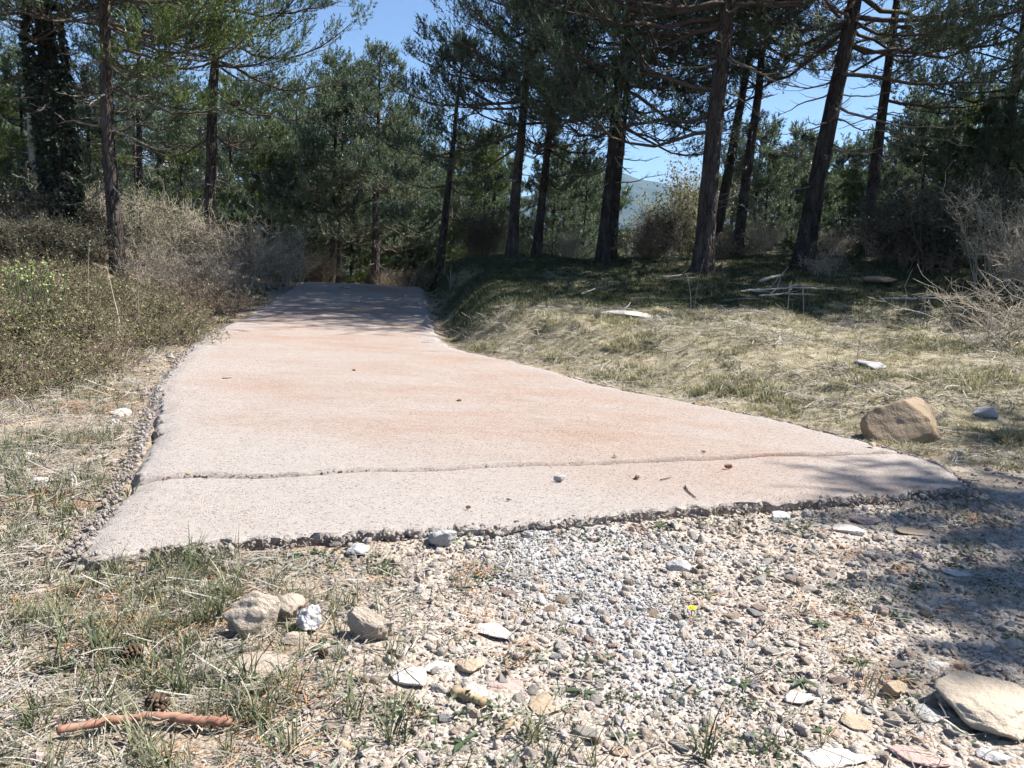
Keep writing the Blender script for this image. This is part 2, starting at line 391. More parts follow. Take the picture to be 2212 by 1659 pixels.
def slab_material():
    t = NT('washed_concrete'); v = t.coord('Object')
    vs = t.n('ShaderNodeMapping', {'Vector': v, 'Rotation': (0, 0, math.radians(-20)), 'Scale': (.6, 1.3, 1)}).outputs[0]
    n0 = t.noise(vs, .8, 8, .68); n1 = t.noise(v, 14, 4, .6); vo = t.voro(v, 230); vc = t.voro(v, 150, 'F1', 1); n2 = t.noise(v, 260, 2, .8); n4 = t.noise(vs, 2.2, 4, .6)
    col = t.mix(t.ramp(n0, [(.42, (0, 0, 0)), (.60, (1, 1, 1))]), (.318, .268, .238), (.292, .205, .158))
    col = t.mix(t.ramp(n4, [(.5, (0, 0, 0)), (.72, (.6, .6, .6))]), col, (.335, .298, .272))
    vb = t.n('ShaderNodeMapping', {'Vector': v, 'Rotation': (0, 0, math.radians(-20)), 'Scale': (1.2, 26, 1)}).outputs[0]
    col = t.mix(t.ramp(t.noise(vb, 1.5, 4, .6), [(.45, (0, 0, 0)), (.75, (.45, .45, .45))]), col, (.235, .17, .135))
    col = t.mix(t.ramp(t.noise(v, .55, 6, .7), [(.5, (0, 0, 0)), (.7, (.5, .5, .5))]), col, (.345, .315, .295))
    col = t.mix(t.attr('grey').outputs['Fac'], col, (.318, .288, .265))
    col = t.mix(t.attr('joint').outputs['Fac'], col, (.15, .095, .065))
    sp = t.n('ShaderNodeSeparateColor', {0: vc}).outputs[0]
    col = t.mix(t.ramp(sp, [(.0, (.8, .8, .8)), (.16, (.1, .1, .1)), (.2, (0, 0, 0)), (1, (0, 0, 0))]), col, (.12, .085, .065))
    col = t.mix(t.ramp(sp, [(.75, (0, 0, 0)), (1, (.55, .55, .55))]), col, (.40, .37, .35))
    h = t.math('ADD', t.math('MULTIPLY', vo, -.5), t.math('ADD', n2, t.math('MULTIPLY', n1, .6)))
    return t.done(col, .92, t.bump(h, .8, .006), .15)
M['slab'] = slab_material()

# ------------------------------------------------------------------ ground sheet
def build_ground():
    th = np.concatenate([np.linspace(-46, 46, 370), np.linspace(46, 314, 60)[1:-1]]); th = np.radians(th)
    r = np.concatenate([np.geomspace(.6, 1.15, 12)[:-1], np.geomspace(1.15, 30, 300), np.geomspace(30, 2800, 55)[1:]])
    A, R = np.meshgrid(th, r); X = R * np.sin(A); Y = R * np.cos(A)
    x = X.ravel(); y = Y.ravel(); z = hground(x, y)
    n, m = len(r), len(th)
    i = np.arange(n - 1)[:, None]; j = np.arange(m)[None]
    a = i * m + j; b = i * m + (j + 1) % m
    Q = np.stack([a, b, b + m, a + m], -1).reshape(-1, 4)[:, ::-1]
    V = np.stack([x, y, z], -1)
    c = len(V); V = np.vstack([V, [[0, 0, float(hground(0, 0))]]])
    T = np.concatenate([np.stack([Q[:, 0], Q[:, 1], Q[:, 2]], -1), np.stack([Q[:, 0], Q[:, 2], Q[:, 3]], -1),
                        np.stack([np.full(m, c), (np.arange(m) + 1) % m, np.arange(m)], -1)])
    x, y = V[:, 0], V[:, 1]; d = np.hypot(x, y)
    at = {'gravel': m_gravel(x, y), 'crush': m_crush(x, y), 'lawn': m_lawn(x, y) * (1 - sm(d, 20, 30)), 'far': sm(d, 22, 40), 'moss_shade': np.clip(m_lawn(x, y) * sm(y + fbm(x * 1.1, y * 1.1, 63) * 1.6, 9.2, 10.4) * (.45 + .55 * sm(fbm(x * .9, y * .9, 65), -.15, .05)), 0, 1) * (1 - sm(d, 20, 30))}  # last mask: bank beyond the sun edge, greener and darkened as painted shade
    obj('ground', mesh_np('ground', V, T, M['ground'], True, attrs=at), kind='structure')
build_ground()

def build_hill(name, x0, x1, y0, y1, prof, seed, mat, nx=220, ny=60, rough=26):
    x = np.linspace(x0, x1, nx); y = np.linspace(y0, y1, ny); X, Y = np.meshgrid(x, y)
    t = (Y - y0) / (y1 - y0)
    ridge = np.interp(X, *prof)
    Z = -70 + (ridge + 70) * np.sin(np.clip(t * 1.35, 0, 1) * np.pi / 2) * (1 - .5 * sm(t, .75, 1)) + fbm(X / 160, Y / 160, seed, 6) * rough * 3 * sm(t, .0, .3)
    Z = Z + fbm(X / 14, Y / 14, seed + 5, 2) * 7
    Q = (np.arange(ny - 1)[:, None] * nx + np.arange(nx - 1)[None]).ravel()
    T = np.concatenate([np.stack([Q, Q + 1, Q + nx + 1], -1), np.stack([Q, Q + nx + 1, Q + nx], -1)])
    return obj(name, mesh_np(name, np.stack([X, Y, Z], -1).reshape(-1, 3), T, mat, True), kind='structure')
th_ = NT('hill_forest'); _v = th_.coord('Object')
M['hill'] = th_.done(th_.mix(th_.ramp(th_.noise(_v, .03, 6, .7), [(.45, (0, 0, 0)), (.6, (1, 1, 1))]), (.026, .040, .022), (.060, .068, .040)), .95, None, .05)
build_hill('hill', -2600, 2600, 700, 2100, ([-2600, -1200, -700, -300, 0, 150, 330, 520, 800, 1400, 2600], [100, 130, 125, 100, 130, 190, 150, 190, 100, 60, 80]), 5, M['hill'])

# ------------------------------------------------------------------ concrete track (three slabs)
def build_track():
    nq = len(LE)
    sub = np.linspace(0, nq - 1, 1601)
    def spl(P, q):
        i = np.clip(np.floor(q).astype(int), 0, nq - 2); f = (q - i)[:, None]
        p = lambda k: P[np.clip(k, 0, nq - 1)]
        p0, p1, p2, p3 = p(i - 1), p(i), p(i + 1), p(i + 2)
        return .5 * (2 * p1 + (p2 - p0) * f + (2 * p0 - 5 * p1 + 4 * p2 - p3) * f ** 2 + (3 * p1 - p0 - 3 * p2 + p3) * f ** 3)
    C = (spl(LE, sub) + spl(RE, sub)) / 2
    L = np.concatenate([[0], np.cumsum(np.linalg.norm(np.diff(C, axis=0), axis=1))])
    s = [0.]; 
    while s[-1] < L[-1] - .3: s.append(s[-1] + max(.014, .006 * (s[-1] + 1.4)) if s[-1] < 8 else s[-1] + .07)
    s = np.array(s); q = np.interp(s, L, sub)
    Lp, Rp = spl(LE, q), spl(RE, q)
    r = np.random.default_rng(4)
    wob = (vn(s * 1.2, s * 0, 71) - .5) * .10 + (vn(s * 16, s * 0, 72) - .5) * .03
    wob2 = (vn(s * 1.2, s * 0 + 9, 73) - .5) * .10 + (vn(s * 16, s * 0 + 9, 74) - .5) * .03
    e = nrm(Rp - Lp); Lp = Lp + e * wob[:, None]; Rp = Rp + e * wob2[:, None]
    ncol = 200
    jt1 = np.interp(1.53, sub, L); jt2 = np.interp(7.25, sub, L)
    t = np.linspace(0, 1, ncol)
    X = Lp[:, None, 0] * (1 - t) + Rp[:, None, 0] * t; Y = Lp[:, None, 1] * (1 - t) + Rp[:, None, 1] * t
    S = np.broadcast_to(s[:, None], X.shape)
    # front lip wobble
    fw = ((vn(X[0] * 26, X[0] * 0, 75) - .5) * .04 + (vn(X[0] * 9, X[0] * 0, 70) - .5) * .03 + (vn(X[0] * 1.3, X[0] * 0, 76) - .5) * .10)
    fade = np.exp(-S / .25); Y = Y + fw[None] * fade * .9; X = X - fw[None] * fade * .3
    Z = slab_z(Y)
    Z = Z + fbm(X * 1.1, Y * 1.1, 77, 3) * .03 + fbm(X * 9, Y * 9, 78, 2) * .006
    nearf = np.exp(-S / 5)
    Z = Z + nearf * (r.uniform(-1, 1, X.shape) * .0010 + (vn(X * 30, Y * 30, 79) - .5) * .002)
    jw = .012 + .01 * vn(X * 6, Y * 6, 80)
    joff = jt1 + (vn(X * 3, X * 0, 81) - .5) * .05
    Z = Z - .034 * np.exp(-((S - joff) / jw) ** 2) + .012 * np.exp(-((S - joff - .03) / .02) ** 2) * vn(X * 14, Y * 14, 83) - .012 * np.exp(-((S - jt2) / .03) ** 2)
    edge = np.minimum(t, 1 - t)[None] * np.linalg.norm(Rp - Lp, axis=1)[:, None]
    Z = Z - .022 * np.exp(-(edge / .05) ** 1.5) * (.3 + vn(X * 9, Y * 9, 84)) + np.exp(-edge / .12) * r.uniform(-1, 1, X.shape) * .004 * nearf
    Z = Z - .012 * np.exp(-S / .03) * vn(X * 22, Y * 22, 85) + np.exp(-S / .08) * r.uniform(-1, 1, X.shape) * .003
    nx_ = np.stack([e[:, 1] * 0, e[:, 1] * 0], -1)
    grid = np.stack([X, Y, Z], -1)
    # skirts: extra columns outwards and down on both sides, extra rows at the front
    def side(col, sign):
        out = []
        for k, (o, dz) in enumerate([(.012, .012), (.035, .034), (.065, .06), (.10, .095), (.10, .2)]):
            p = col.copy(); nz = vn(s * 24, s * 0 + k, 90 + k) - .5
            p[:, :2] += sign * e * (o * (.4 + .9 * vn(s * 3, s * 0, 88)) + nz * .012 + r.uniform(-.009, .009, len(p)))[:, None]; p[:, 2] -= dz + nz * .012 + r.uniform(-.006, .006, len(p))
            out.append(p)
        return out
    ls = side(grid[:, 0], -1)[::-1]; rs = side(grid[:, -1], 1)
    grid = np.concatenate([np.stack(ls, 1), grid, np.stack(rs, 1)], 1)
    fr = []
    for k, (o, dz) in enumerate([(.006, .006), (.004, .022), (-.006, .045), (-.012, .075), (.0, .22)]):
        p = grid[0].copy(); nz = vn(p[:, 0] * 22, p[:, 0] * 0 + k, 95 + k) - .5; r2 = vn(p[:, 0] * 55, p[:, 0] * 0 + k, 98 + k) - .5
        p[:, :2] += np.array([.336, -.942]) * (o + nz * .012 + r2 * .012 + r.uniform(-.007, .007, len(p)))[:, None]; p[:, 2] -= dz + r2 * .008
        fr.append(p)
    grid = np.concatenate([np.stack(fr[::-1], 0), grid], 0)
    srow = np.concatenate([[-.1] * 5, s])
    nr, nc = grid.shape[:2]
    root = obj('path', None, kind='structure', label='pale washed-concrete track running up from the gravel to the wood')
    cuts = [0, int(np.searchsorted(srow, jt1)), int(np.searchsorted(srow, jt2)), nr - 1]
    for a, b in zip(cuts[:-1], cuts[1:]):
        g = grid[a:b + 1]; n = b - a + 1
        Q = (np.arange(n - 1)[:, None] * nc + np.arange(nc - 1)[None]).ravel()
        T = np.concatenate([np.stack([Q, Q + 1, Q + nc + 1], -1), np.stack([Q, Q + nc + 1, Q + nc], -1)])
        S2 = np.broadcast_to(srow[a:b + 1, None], g.shape[:2]); ed = np.concatenate([np.zeros(5), np.minimum(t, 1 - t), np.zeros(5)])[None] * 3
        w = fbm(g[..., 0] * 2, g[..., 1] * 2, 99) * .8
        grey = np.clip(np.maximum(np.exp(-np.maximum(ed + w * .3, 0) / .22), .9 * (1 - sm(S2 + .5 * g[..., 0] + w, .2, 1.6))), 0, 1)
        me = mesh_np('slab', g.reshape(-1, 3), T, M['slab'], True, attrs={'grey': grey.ravel(), 'joint': (np.exp(-((S2 - jt1 - (vn(g[..., 0] * 3, g[..., 0] * 0, 81) - .5) * .05 - .004) / .022) ** 2) * (.35 + .9 * vn(g[..., 0] * 5, g[..., 1] * 5, 87)) * (.45 + .55 * sm(g[..., 0], -.5, 1.8))).ravel()})
        jj = Q % (nc) ; ii = Q // nc + a; fl = (jj < 5) | (jj > nc - 8) | (ii < 5); me.polygons.foreach_set('use_smooth', ~np.concatenate([fl, fl]))
        obj('slab', me, root)
build_track()

# ------------------------------------------------------------------ pines
def needles(G, P, D, sc, rng, n=14, L=.06, W=.0065, ax=.10, spread=(.45, 1.25)):
    T = len(P)
    D = nrm(D); ref = np.where(np.abs(D[:, 2:3]) > .9, [[1., 0, 0]], [[0, 0, 1.]]); U = nrm(np.cross(D, ref)); Wv = np.cross(D, U)
    a = rng.uniform(0, 2 * np.pi, (T, n)); s = rng.uniform(-.15, 1, (T, n)); sp = rng.uniform(*spread, (T, n)) * (1 - .45 * np.clip(s, 0, 1))
    rad = np.cos(a)[..., None] * U[:, None] + np.sin(a)[..., None] * Wv[:, None]
    nd = np.cos(sp)[..., None] * D[:, None] + np.sin(sp)[..., None] * rad
    b = P[:, None] + D[:, None] * (s * ax * sc[:, None])[..., None]
    side = nrm(np.cross(nd, rng.normal(size=(T, n, 3))))
    w = (W * sc[:, None] * rng.uniform(.7, 1.3, (T, n)))[..., None] * .5
    l = (L * sc[:, None] * rng.uniform(.75, 1.2, (T, n)))[..., None]
    V = np.stack([b - side * w, b + side * w, b + nd * l], 2)
    G.add(V.reshape(-1, 3), np.arange(T * n * 3).reshape(-1, 3), np.repeat(np.clip(rng.beta(2, 2, T), 0, 1), n * 3))

def trunk_path(H, r0, lean, rng, K=60, wander=.06, base=-.35):
    z = np.linspace(base, H, K); t = np.clip(z / H, 0, 1)
    w = wander * H * .12
    x = lean[0] * z + w * (vn(t * 5, t * 0, int(rng.integers(999))) - .5); y = lean[1] * z + w * (vn(t * 5, t * 0, int(rng.integers(999))) - .5)
    R = r0 * (1 - t) ** .8 * .93 + .012 + r0 * .38 * np.exp(-np.maximum(z, 0) / .28)
    return np.stack([x, y, z], -1), R

def trunk_mesh(P, R, mat, n=18, seed=0, rough=.10):
    V, F = tubes(P, R, n)
    K = len(P); C = np.repeat(P, n, 0); rad = V - C
    p = V * np.array([1, 1, .3])
    f = (vn3(p * 16 + seed, seed) - .5) * 2 * rough + (vn3(V * np.array([5, 5, 1.2]), seed + 3) - .5) * rough
    return C + rad * (1 + f)[:, None], F

def make_pine(seed, H, r0, cb, cr, lean=(0, 0), shape='round', dead_from=None, spacing=.55, per=4, needle='needle_mid', bark='bark', dens=1.0, nn=9, nW=.0165, nL=.056, limbs=(), split=True, leaf_from=.38, droop=0.0, vis=99.):
    """returns (trunk mesh, [branch meshes], crown mesh)"""
    rng = np.random.default_rng(seed)
    P, R = trunk_path(H, r0, lean, rng)
    tg = Geo(); V, F = trunk_mesh(P, R, None, 18 if split else 8, seed); tg.add(V, F)
    cg = Geo(); br = []
    specs = []
    z = cb if dead_from is None else dead_from
    az = rng.uniform(0, 6.28)
    while z < H * .985:
        k = max(2, int(rng.poisson(per)))
        for i in range(k):
            az += 2.4 + rng.uniform(-.5, .5)
            live = z > cb - rng.uniform(0, .5)
            t = np.clip((z - cb) / (H - cb), 0, 1)
            if not live: Lb = rng.uniform(.25, .8) * cr * .55
            elif shape == 'cone': Lb = cr * (1 - t) ** .8 * rng.uniform(.75, 1.1) + .12
            else: Lb = cr * (1 - t ** 2.2) ** .6 * (.75 + .4 * min(1, t * 3)) * rng.uniform(.6, 1.12) + .15
            el = (-.08 - droop + .75 * t if live else rng.uniform(-.35, .15)) + rng.uniform(-.15, .15)
            specs.append((z + rng.uniform(-.12, .12), az, Lb, el, live))
        z += spacing * rng.uniform(.7, 1.3) * (1 - .35 * np.clip((z - cb) / (H - cb), 0, 1))
    for lb in limbs: specs.append((lb[0], lb[1], lb[2], lb[3], lb[4] if len(lb) > 4 else True))
    up = np.array([0, 0, 1.])
    for (z, az, Lb, el, live) in specs:
        z = min(max(z, .3), H * .99)
        o = np.array([np.interp(z, P[:, 2], P[:, 0]), np.interp(z, P[:, 2], P[:, 1]), z]); rt = float(np.interp(z, P[:, 2], R))
        d = np.array([math.sin(az), math.cos(az), 0.]); side = np.array([d[1], -d[0], 0])
        u = np.linspace(0, 1, 9); curve = rng.uniform(-.12, .12); sag = rng.uniform(.05, .22) if live else rng.uniform(-.05, .15)
        kink = np.cumsum(rng.normal(0, .022, 9)) * Lb
        B = o + Lb * (u[:, None] * (math.cos(el) * d) + (u * math.sin(el) - sag * np.sin(u * np.pi * .8) + (sag * 1.25 if live else 0) * u ** 3)[:, None] * up) + (curve * Lb * u ** 2 + kink)[:, None] * side
        B = B + (np.cumsum(rng.normal(0, .018, 9)) * Lb)[:, None] * up
        rb = min(rt * .5, (.0075 + .0088 * Lb) * (1 if live else .75)); RB = rb * (1 - u) ** .9 + .004
        bg_ = Geo(); V, F = tubes(B, RB, (6 if z < vis else 4) if split else 4); bg_.add(V, F)
        ns = int(Lb * (6.2 if live else 4) * (.75 + .25 * dens)) + 2
        us = np.sort(rng.uniform(.18 if live else .3, 1, ns)); bi = np.stack([np.interp(us, u, B[:, i]) for i in range(3)], -1)
        sg = np.where(np.arange(ns) % 2, 1, -1) * rng.uniform(.6, 1.0, ns)
        fwd = nrm(B[-1] - B[0])
        sd = nrm(fwd * rng.uniform(.5, .9, ns)[:, None] + side * sg[:, None] * .85 + up * rng.uniform(-.1, .38, ns)[:, None])
        sl = (.42 * Lb * (1 - .62 * us) * rng.uniform(.6, 1.25, ns) + .10) * (1 if live else .5)
        us4 = np.linspace(0, 1, 4)
        SP = bi[:, None] + sl[:, None, None] * (us4[None, :, None] * sd[:, None]) + up * ((.22 * us4 ** 2)[None, :, None] * sl[:, None, None]) + rng.normal(0, .02, (ns, 4, 3)) * sl[:, None, None] * us4[None, :, None] * 2
        SR = (rb * .38 * (1 - us) + .0045)[:, None] * (1 - us4 * .7)[None]
        if split and z < vis: V, F = tubes(SP, SR, 3); bg_.add(V, F)
        if live:
            nt = 7 if z < vis else 3
            tu = rng.uniform(.45, 1.04, (ns, nt)); tb = SP[:, 0][:, None] + (SP[:, -1] - SP[:, 0])[:, None] * tu[..., None] + rng.normal(0, .035, (ns, nt, 3))
            td = nrm(sd[:, None] * .5 + nrm(rng.normal(size=(ns, nt, 3))) * .6 + up * .75)
            tl = rng.uniform(.07, .17, (ns, nt)) * (.7 + .2 * Lb)
            TP = np.stack([tb, tb + td * tl[..., None]], 2).reshape(-1, 2, 3)
            # tufts: two per shoot, pads at the sub-branch ends
            tips = [TP[:, 1], TP[:, 0]]; dirs = [TP[:, 1] - TP[:, 0], TP[:, 1] - TP[:, 0] + rng.normal(0, .03, TP[:, 0].shape)]
            tips.append(SP[:, -1]); dirs.append(SP[:, -1] - SP[:, -2] + up * .02)
            tips.append(B[-1:]); dirs.append(B[-1:] - B[-2:-1])
            Pt = np.concatenate(tips); Dt = nrm(np.concatenate(dirs)) + up * .15
            if z > vis:          # above the picture: coarser needles
                kk = rng.random(len(Pt)) < .36; needles(cg, Pt[kk], Dt[kk], rng.uniform(1.0, 1.5, int(kk.sum())), rng, 4, nL * 1.2, nW * 2.6)
            else: needles(cg, Pt, Dt, rng.uniform(.8, 1.3, len(Pt)), rng, nn, nL, nW)
        if split and z < vis: br.append((bg_, live))
        else: tg.add(np.concatenate(bg_.V), np.concatenate(bg_.T))
    # leader
    tp = P[-1][None] + rng.normal(0, .04, (14, 3)) + up * rng.uniform(-.5, .15, 14)[:, None]
    needles(cg, tp, up + rng.normal(0, .3, (14, 3)), np.full(14, 1.3), rng, nn, nL, nW)
    tm = tg.mesh('trunk', M[bark], True)
    bm_ = [b.mesh('branch', M['twig'] if live else M['dead_twig'], True) for b, live in br]
    return tm, bm_, cg.mesh('crown', M[needle])

PINES = 0
def plant_pine(loc, label, name='pine_tree', group=None, rotz=0., scale=1.0, **kw):
    parts = make_pine(**kw)
    e = obj(name, None, loc=loc, rot=(0, 0, rotz), scale=(scale,) * 3, label=label, cat='tree', group=group)
    obj('trunk', parts[0], e)
    for b in parts[1]: obj('branch', b, e)
    obj('crown', parts[2], e)
    return e

def lean_of(u0, v0, u1, v1, d):
    a = at_depth(u0 * K_, v0 * K_, d); b = at_depth(u1 * K_, v1 * K_, d)
    return (b[0] - a[0]) / (b[2] - a[2])
def base_at(u, d):
    """ground point under photo column u (2212 px notes) at depth d"""
    v = 560.
    for _ in range(6):
        p = at_depth(u * K_, v * K_, d); z = float(hground(p[0], p[1], False))
        dz = p[2] - z; v += dz / d * FPX / K_
    return np.array([p[0], p[1], z])
PI = math.pi
# hero pines: (column, depth, lean column top) from the photograph
def hero(u0, v0, u1, v1, d, label, ly=0.0, **kw):
    p = base_at(u0, d); lx = lean_of(u0, v0, u1, v1, d)
    return plant_pine(p, label, lean=(lx, ly), vis=CAM_H - p[2] + .325 * d + 1.3, **kw)

hero(1518, 590, 1570, 0, 13.5, 'thickest dark pine trunk standing forward on the shaded bank, dead sticks at its foot', seed=11, H=10.5, r0=.168, cb=4.3, cr=3.3, dead_from=3.0, spacing=.6, per=4, needle='needle_dark', dens=1.1,
     limbs=[(3.1, -1.75, 3.8, .22), (2.6, -1.45, 3.2, .10), (3.9, -1.3, 4.2, .25), (4.1, -2.0, 4.0, .15), (4.4, -1.6, 4.6, .1), (3.5, 1.4, 1.6, .1, False), (2.3, -1.9, 3.0, .02)])
hero(1728, 550, 1840, 0, 14.2, 'stout dark pine leaning to the right with whorls of bare branches', seed=12, H=10.5, r0=.172, cb=3.9, cr=3.4, dead_from=1.5, spacing=.5, per=4, needle='needle_mid', dens=1.0, bark='bark_dark',
     limbs=[(3.9, 1.5, 3.6, .15), (3.4, 1.7, 3.2, .05), (2.9, 1.3, 2.6, .05, False), (4.3, 1.8, 4.0, .1), (4.6, 1.2, 4.2, .1), (2.2, -1.5, 1.2, -.02, False), (4.2, -1.6, 2.4, .1)])
hero(1868, 560, 1918, 165, 16.5, 'slimmer bare-stemmed pine just right of the stout leaning one', seed=13, H=8.8, r0=.118, cb=4.0, cr=2.6, dead_from=1.6, spacing=.55, needle='needle_mid', dens=.8, limbs=[(2.6, 1.4, 2.2, -.1, False), (3.2, 1.6, 2.6, .0)])
hero(1590, 555, 1642, 150, 17.0, 'slim pine behind the thickest trunk, stubby dead branches all up its stem', seed=14, H=8.2, r0=.115, cb=3.6, cr=2.2, dead_from=1.2, spacing=.45, needle='needle_dark', dens=.8)
hero(1537, 540, 1622, 100, 18.0, 'thin leaning pine half hidden behind the thickest trunk', seed=15, H=8.2, r0=.12, cb=3.8, cr=2.3, dead_from=2.0, needle='needle_dark', dens=.8)
hero(1298, 545, 1335, 200, 15.5, 'broad dark pine of a close pair on the crest of the grassy bank', seed=16, H=7.6, r0=.125, cb=2.8, cr=3.0, dead_from=1.6, needle='needle_dark', dens=1.0, bark='bark_dark', limbs=[(3.1, -1.7, 2.6, .1), (2.8, 1.2, 2.2, .05)])
hero(1322, 540, 1350, 200, 17.0, 'thinner pine right behind the broad one of the close pair', seed=17, H=6.9, r0=.095, cb=3.2, cr=2.4, dead_from=2.0, needle='needle_dark', dens=.8)
hero(1105, 545, 1130, 250, 16.0, 'pine with a scaly lit edge above the grassy bank, left of a darker trunk', seed=18, H=6.3, r0=.11, cb=2.3, cr=2.0, dead_from=1.5, needle='needle_dark', dens=1.1, limbs=[(3.0, -1.6, 2.6, .0), (2.4, -1.5, 2.6, -.1), (3.6, -1.7, 2.0, .05)])
hero(1157, 545, 1176, 380, 17.0, 'dark pine between the scaly-edged trunk and the close pair', seed=19, H=5.9, r0=.098, cb=2.0, cr=2.0, dead_from=1.2, needle='needle_dark', dens=1.0)
hero(945, 590, 968, 380, 18.0, 'dark pine at the far right corner of the concrete track', seed=20, H=5.2, r0=.10, cb=1.5, cr=1.6, shape='cone', dead_from=1.0, needle='needle_dark', dens=1.1)
hero(808, 610, 822, 60, 20.5, 'pointed young pine standing straight beyond the end of the track', seed=21, H=6.1, r0=.115, cb=1.7, cr=2.0, shape='cone', dead_from=.9, spacing=.42, per=5, needle='needle_mid', dens=1.1)
hero(716, 600, 728, 80, 21.0, 'pine with a pale lit stem, left one of the pair behind the track end', seed=22, H=6.0, r0=.075, cb=2.1, cr=1.7, shape='cone', dead_from=1.2, spacing=.42, per=5, needle='needle_mid', dens=1.1)
hero(731, 600, 742, 140, 21.8, 'darker stem beside the pale one behind the track end', seed=23, H=5.9, r0=.07, cb=2.0, cr=1.5, shape='cone', dead_from=1.3, spacing=.45, per=4, needle='needle_dark', dens=1.0)
hero(442, 445, 465, 0, 17.0, 'spreading pine over the bare thicket, long drooping boughs reaching right', seed=24, H=9.0, r0=.13, cb=3.1, cr=2.1, dead_from=1.8, spacing=.5, needle='needle_mid', dens=1.15, limbs=[(4.2, 1.5, 2.7, -.05), (4.7, 1.4, 2.8, .02), (3.6, 1.7, 2.4, -.15), (5.2, 1.6, 2.5, .05)])
hero(250, 560, 222, 0, 12.2, 'slim reddish-barked pine trunk rising from the brambles beside the ivy-clad one', seed=25, H=10.0, r0=.105, cb=3.4, cr=2.3, dead_from=1.3, spacing=.5, needle='needle_yellow', dens=1.0, limbs=[(3.4, 1.4, 2.2, .05), (2.8, 1.55, 1.9, -.12), (3.7, 1.2, 2.2, .05), (4.1, 1.7, 2.4, .1), (2.2, 1.9, 1.3, -.1, False)])
hero(303, 480, 300, 180, 19.0, 'thin dark pine stem in the thicket between the slim and spreading pines', seed=26, H=7.5, r0=.075, cb=2.6, cr=1.6, dead_from=1.2, needle='needle_dark', dens=.8)

# ivy-clad pine
ivy_tree = hero(150, 470, 96, 0, 12.8, 'dark pine thickly wrapped in ivy above the brambles', seed=27, H=10.0, r0=.17, cb=3.0, cr=2.1, dead_from=2.4, needle='needle_dark', bark='bark_dark', dens=1.0, limbs=[(3.6, -1.5, 2.0, .1), (4.2, -1.4, 2.2, .1), (3.9, 1.6, 1.6, .1)])
def leaf_cards(G, P, D, size, rng, aspect=.62, fold=.25, tint=None):
    n = len(P); D = nrm(D); S = nrm(np.cross(D, rng.normal(size=(n, 3)))); Nn = np.cross(D, S)
    l = size[:, None]; w = l * aspect * .5
    a = P; m = P + D * l * .5; c = P + D * l - Nn * l * .12
    V = np.stack([a, m + S * w + Nn * l * fold * .5, c, m - S * w + Nn * l * fold * .5], 1)
    T = np.array([[0, 1, 2], [0, 2, 3]])[None] + np.arange(n)[:, None, None] * 4
    G.add(V.reshape(-1, 3), T.reshape(-1, 3), np.repeat(rng.uniform(0, 1, n) if tint is None else tint, 4))
def add_ivy(root, seed, H, r, n, lean, z0=0.0):
    rng = np.random.default_rng(seed); g = Geo()
    z = z0 + (H - z0) * rng.uniform(0, 1, n) ** 1.1; a = rng.uniform(0, 2 * PI, n)
    rr = (r + .10 * rng.beta(2, 2, n)) * (1.15 - .25 * z / H) * (.75 + .6 * vn(a * 1.2, z * 1.6, seed))
    P = np.stack([lean * z + rr * np.sin(a), rr * np.cos(a), z], -1)
    D = np.stack([np.sin(a), np.cos(a), rng.uniform(-1.2, .2, n)], -1) + rng.normal(0, .5, (n, 3))
    leaf_cards(g, P, D, rng.uniform(.05, .10, n), rng, .8)
    obj('ivy', g.mesh('ivy', M['leaf_ivy']), root)
add_ivy(ivy_tree, 5, 6.0, .16, 9000, lean_of(150, 470, 96, 0, 12.8))

# dead snag
def plant_snag():
    rng = np.random.default_rng(31); p = base_at(82, 18.0)
    P, R = trunk_path(5.6, .075, (-.015, 0), rng, 40)
    g = Geo(); V, F = trunk_mesh(P, R, None, 10, 3, .06); g.add(V, F)
    e = obj('dead_tree', None, loc=p, label='bleached dead tree with short bare side stubs behind the ivy-clad pine', cat='tree')
    obj('trunk', g.mesh('trunk', M['snag'], True), e)
    for i in range(44):
        z = rng.uniform(1.2, 5.4); az = rng.uniform(0, 6.28); L = rng.uniform(.25, .9) * (1.1 - z / 7); u = np.linspace(0, 1, 5)
        o = np.array([np.interp(z, P[:, 2], P[:, 0]), np.interp(z, P[:, 2], P[:, 1]), z])
        B = o + L * (u[:, None] * np.array([math.sin(az), math.cos(az), rng.uniform(-.2, .25)]) + rng.normal(0, .03, (5, 3)) * u[:, None])
        V, F = tubes(B, .013 * (1 - u) + .003, 5); b = Geo(); b.add(V, F); obj('branch', b.mesh('branch', M['snag'], True), e)
    add_ivy(e, 8, 1.9, .09, 1500, 0)
plant_snag()

# background pines: five kinds, copied
def bg_kinds():
    out = []
    for i, kw in enumerate([dict(H=8.5, r0=.12, cb=2.2, cr=2.2, shape='round', needle='needle_mid'), dict(H=7.0, r0=.10, cb=1.3, cr=1.9, shape='cone', needle='needle_mid'),
                            dict(H=9.5, r0=.14, cb=3.2, cr=2.5, shape='round', needle='needle_dark'), dict(H=6.0, r0=.08, cb=.7, cr=1.7, shape='cone', needle='needle_yellow'),
                            dict(H=4.2, r0=.06, cb=.35, cr=1.4, shape='cone', needle='needle_mid')]):
        out.append(make_pine(seed=60 + i, split=False, spacing=.5, per=4, dens=.6, nn=8, nW=.021, nL=.072, dead_from=kw['cb'] * .5, **kw))
    return out
BGK = bg_kinds()
def bg_pine(u, d, kind, sc, rot, label, group, name='pine_tree'):
    p = base_at(u, d)
    e = obj(name, None, loc=p, rot=(0, 0, rot), scale=(sc,) * 3, label=label, cat='tree', group=group)
    obj('trunk', BGK[kind][0], e); obj('crown', BGK[kind][2], e)
    return e
rng = np.random.default_rng(77)
GL, GC, GR = 'pines in the wood behind the thicket', 'pines in the wood beyond the track end', 'pines down the slope behind the grassy bank'
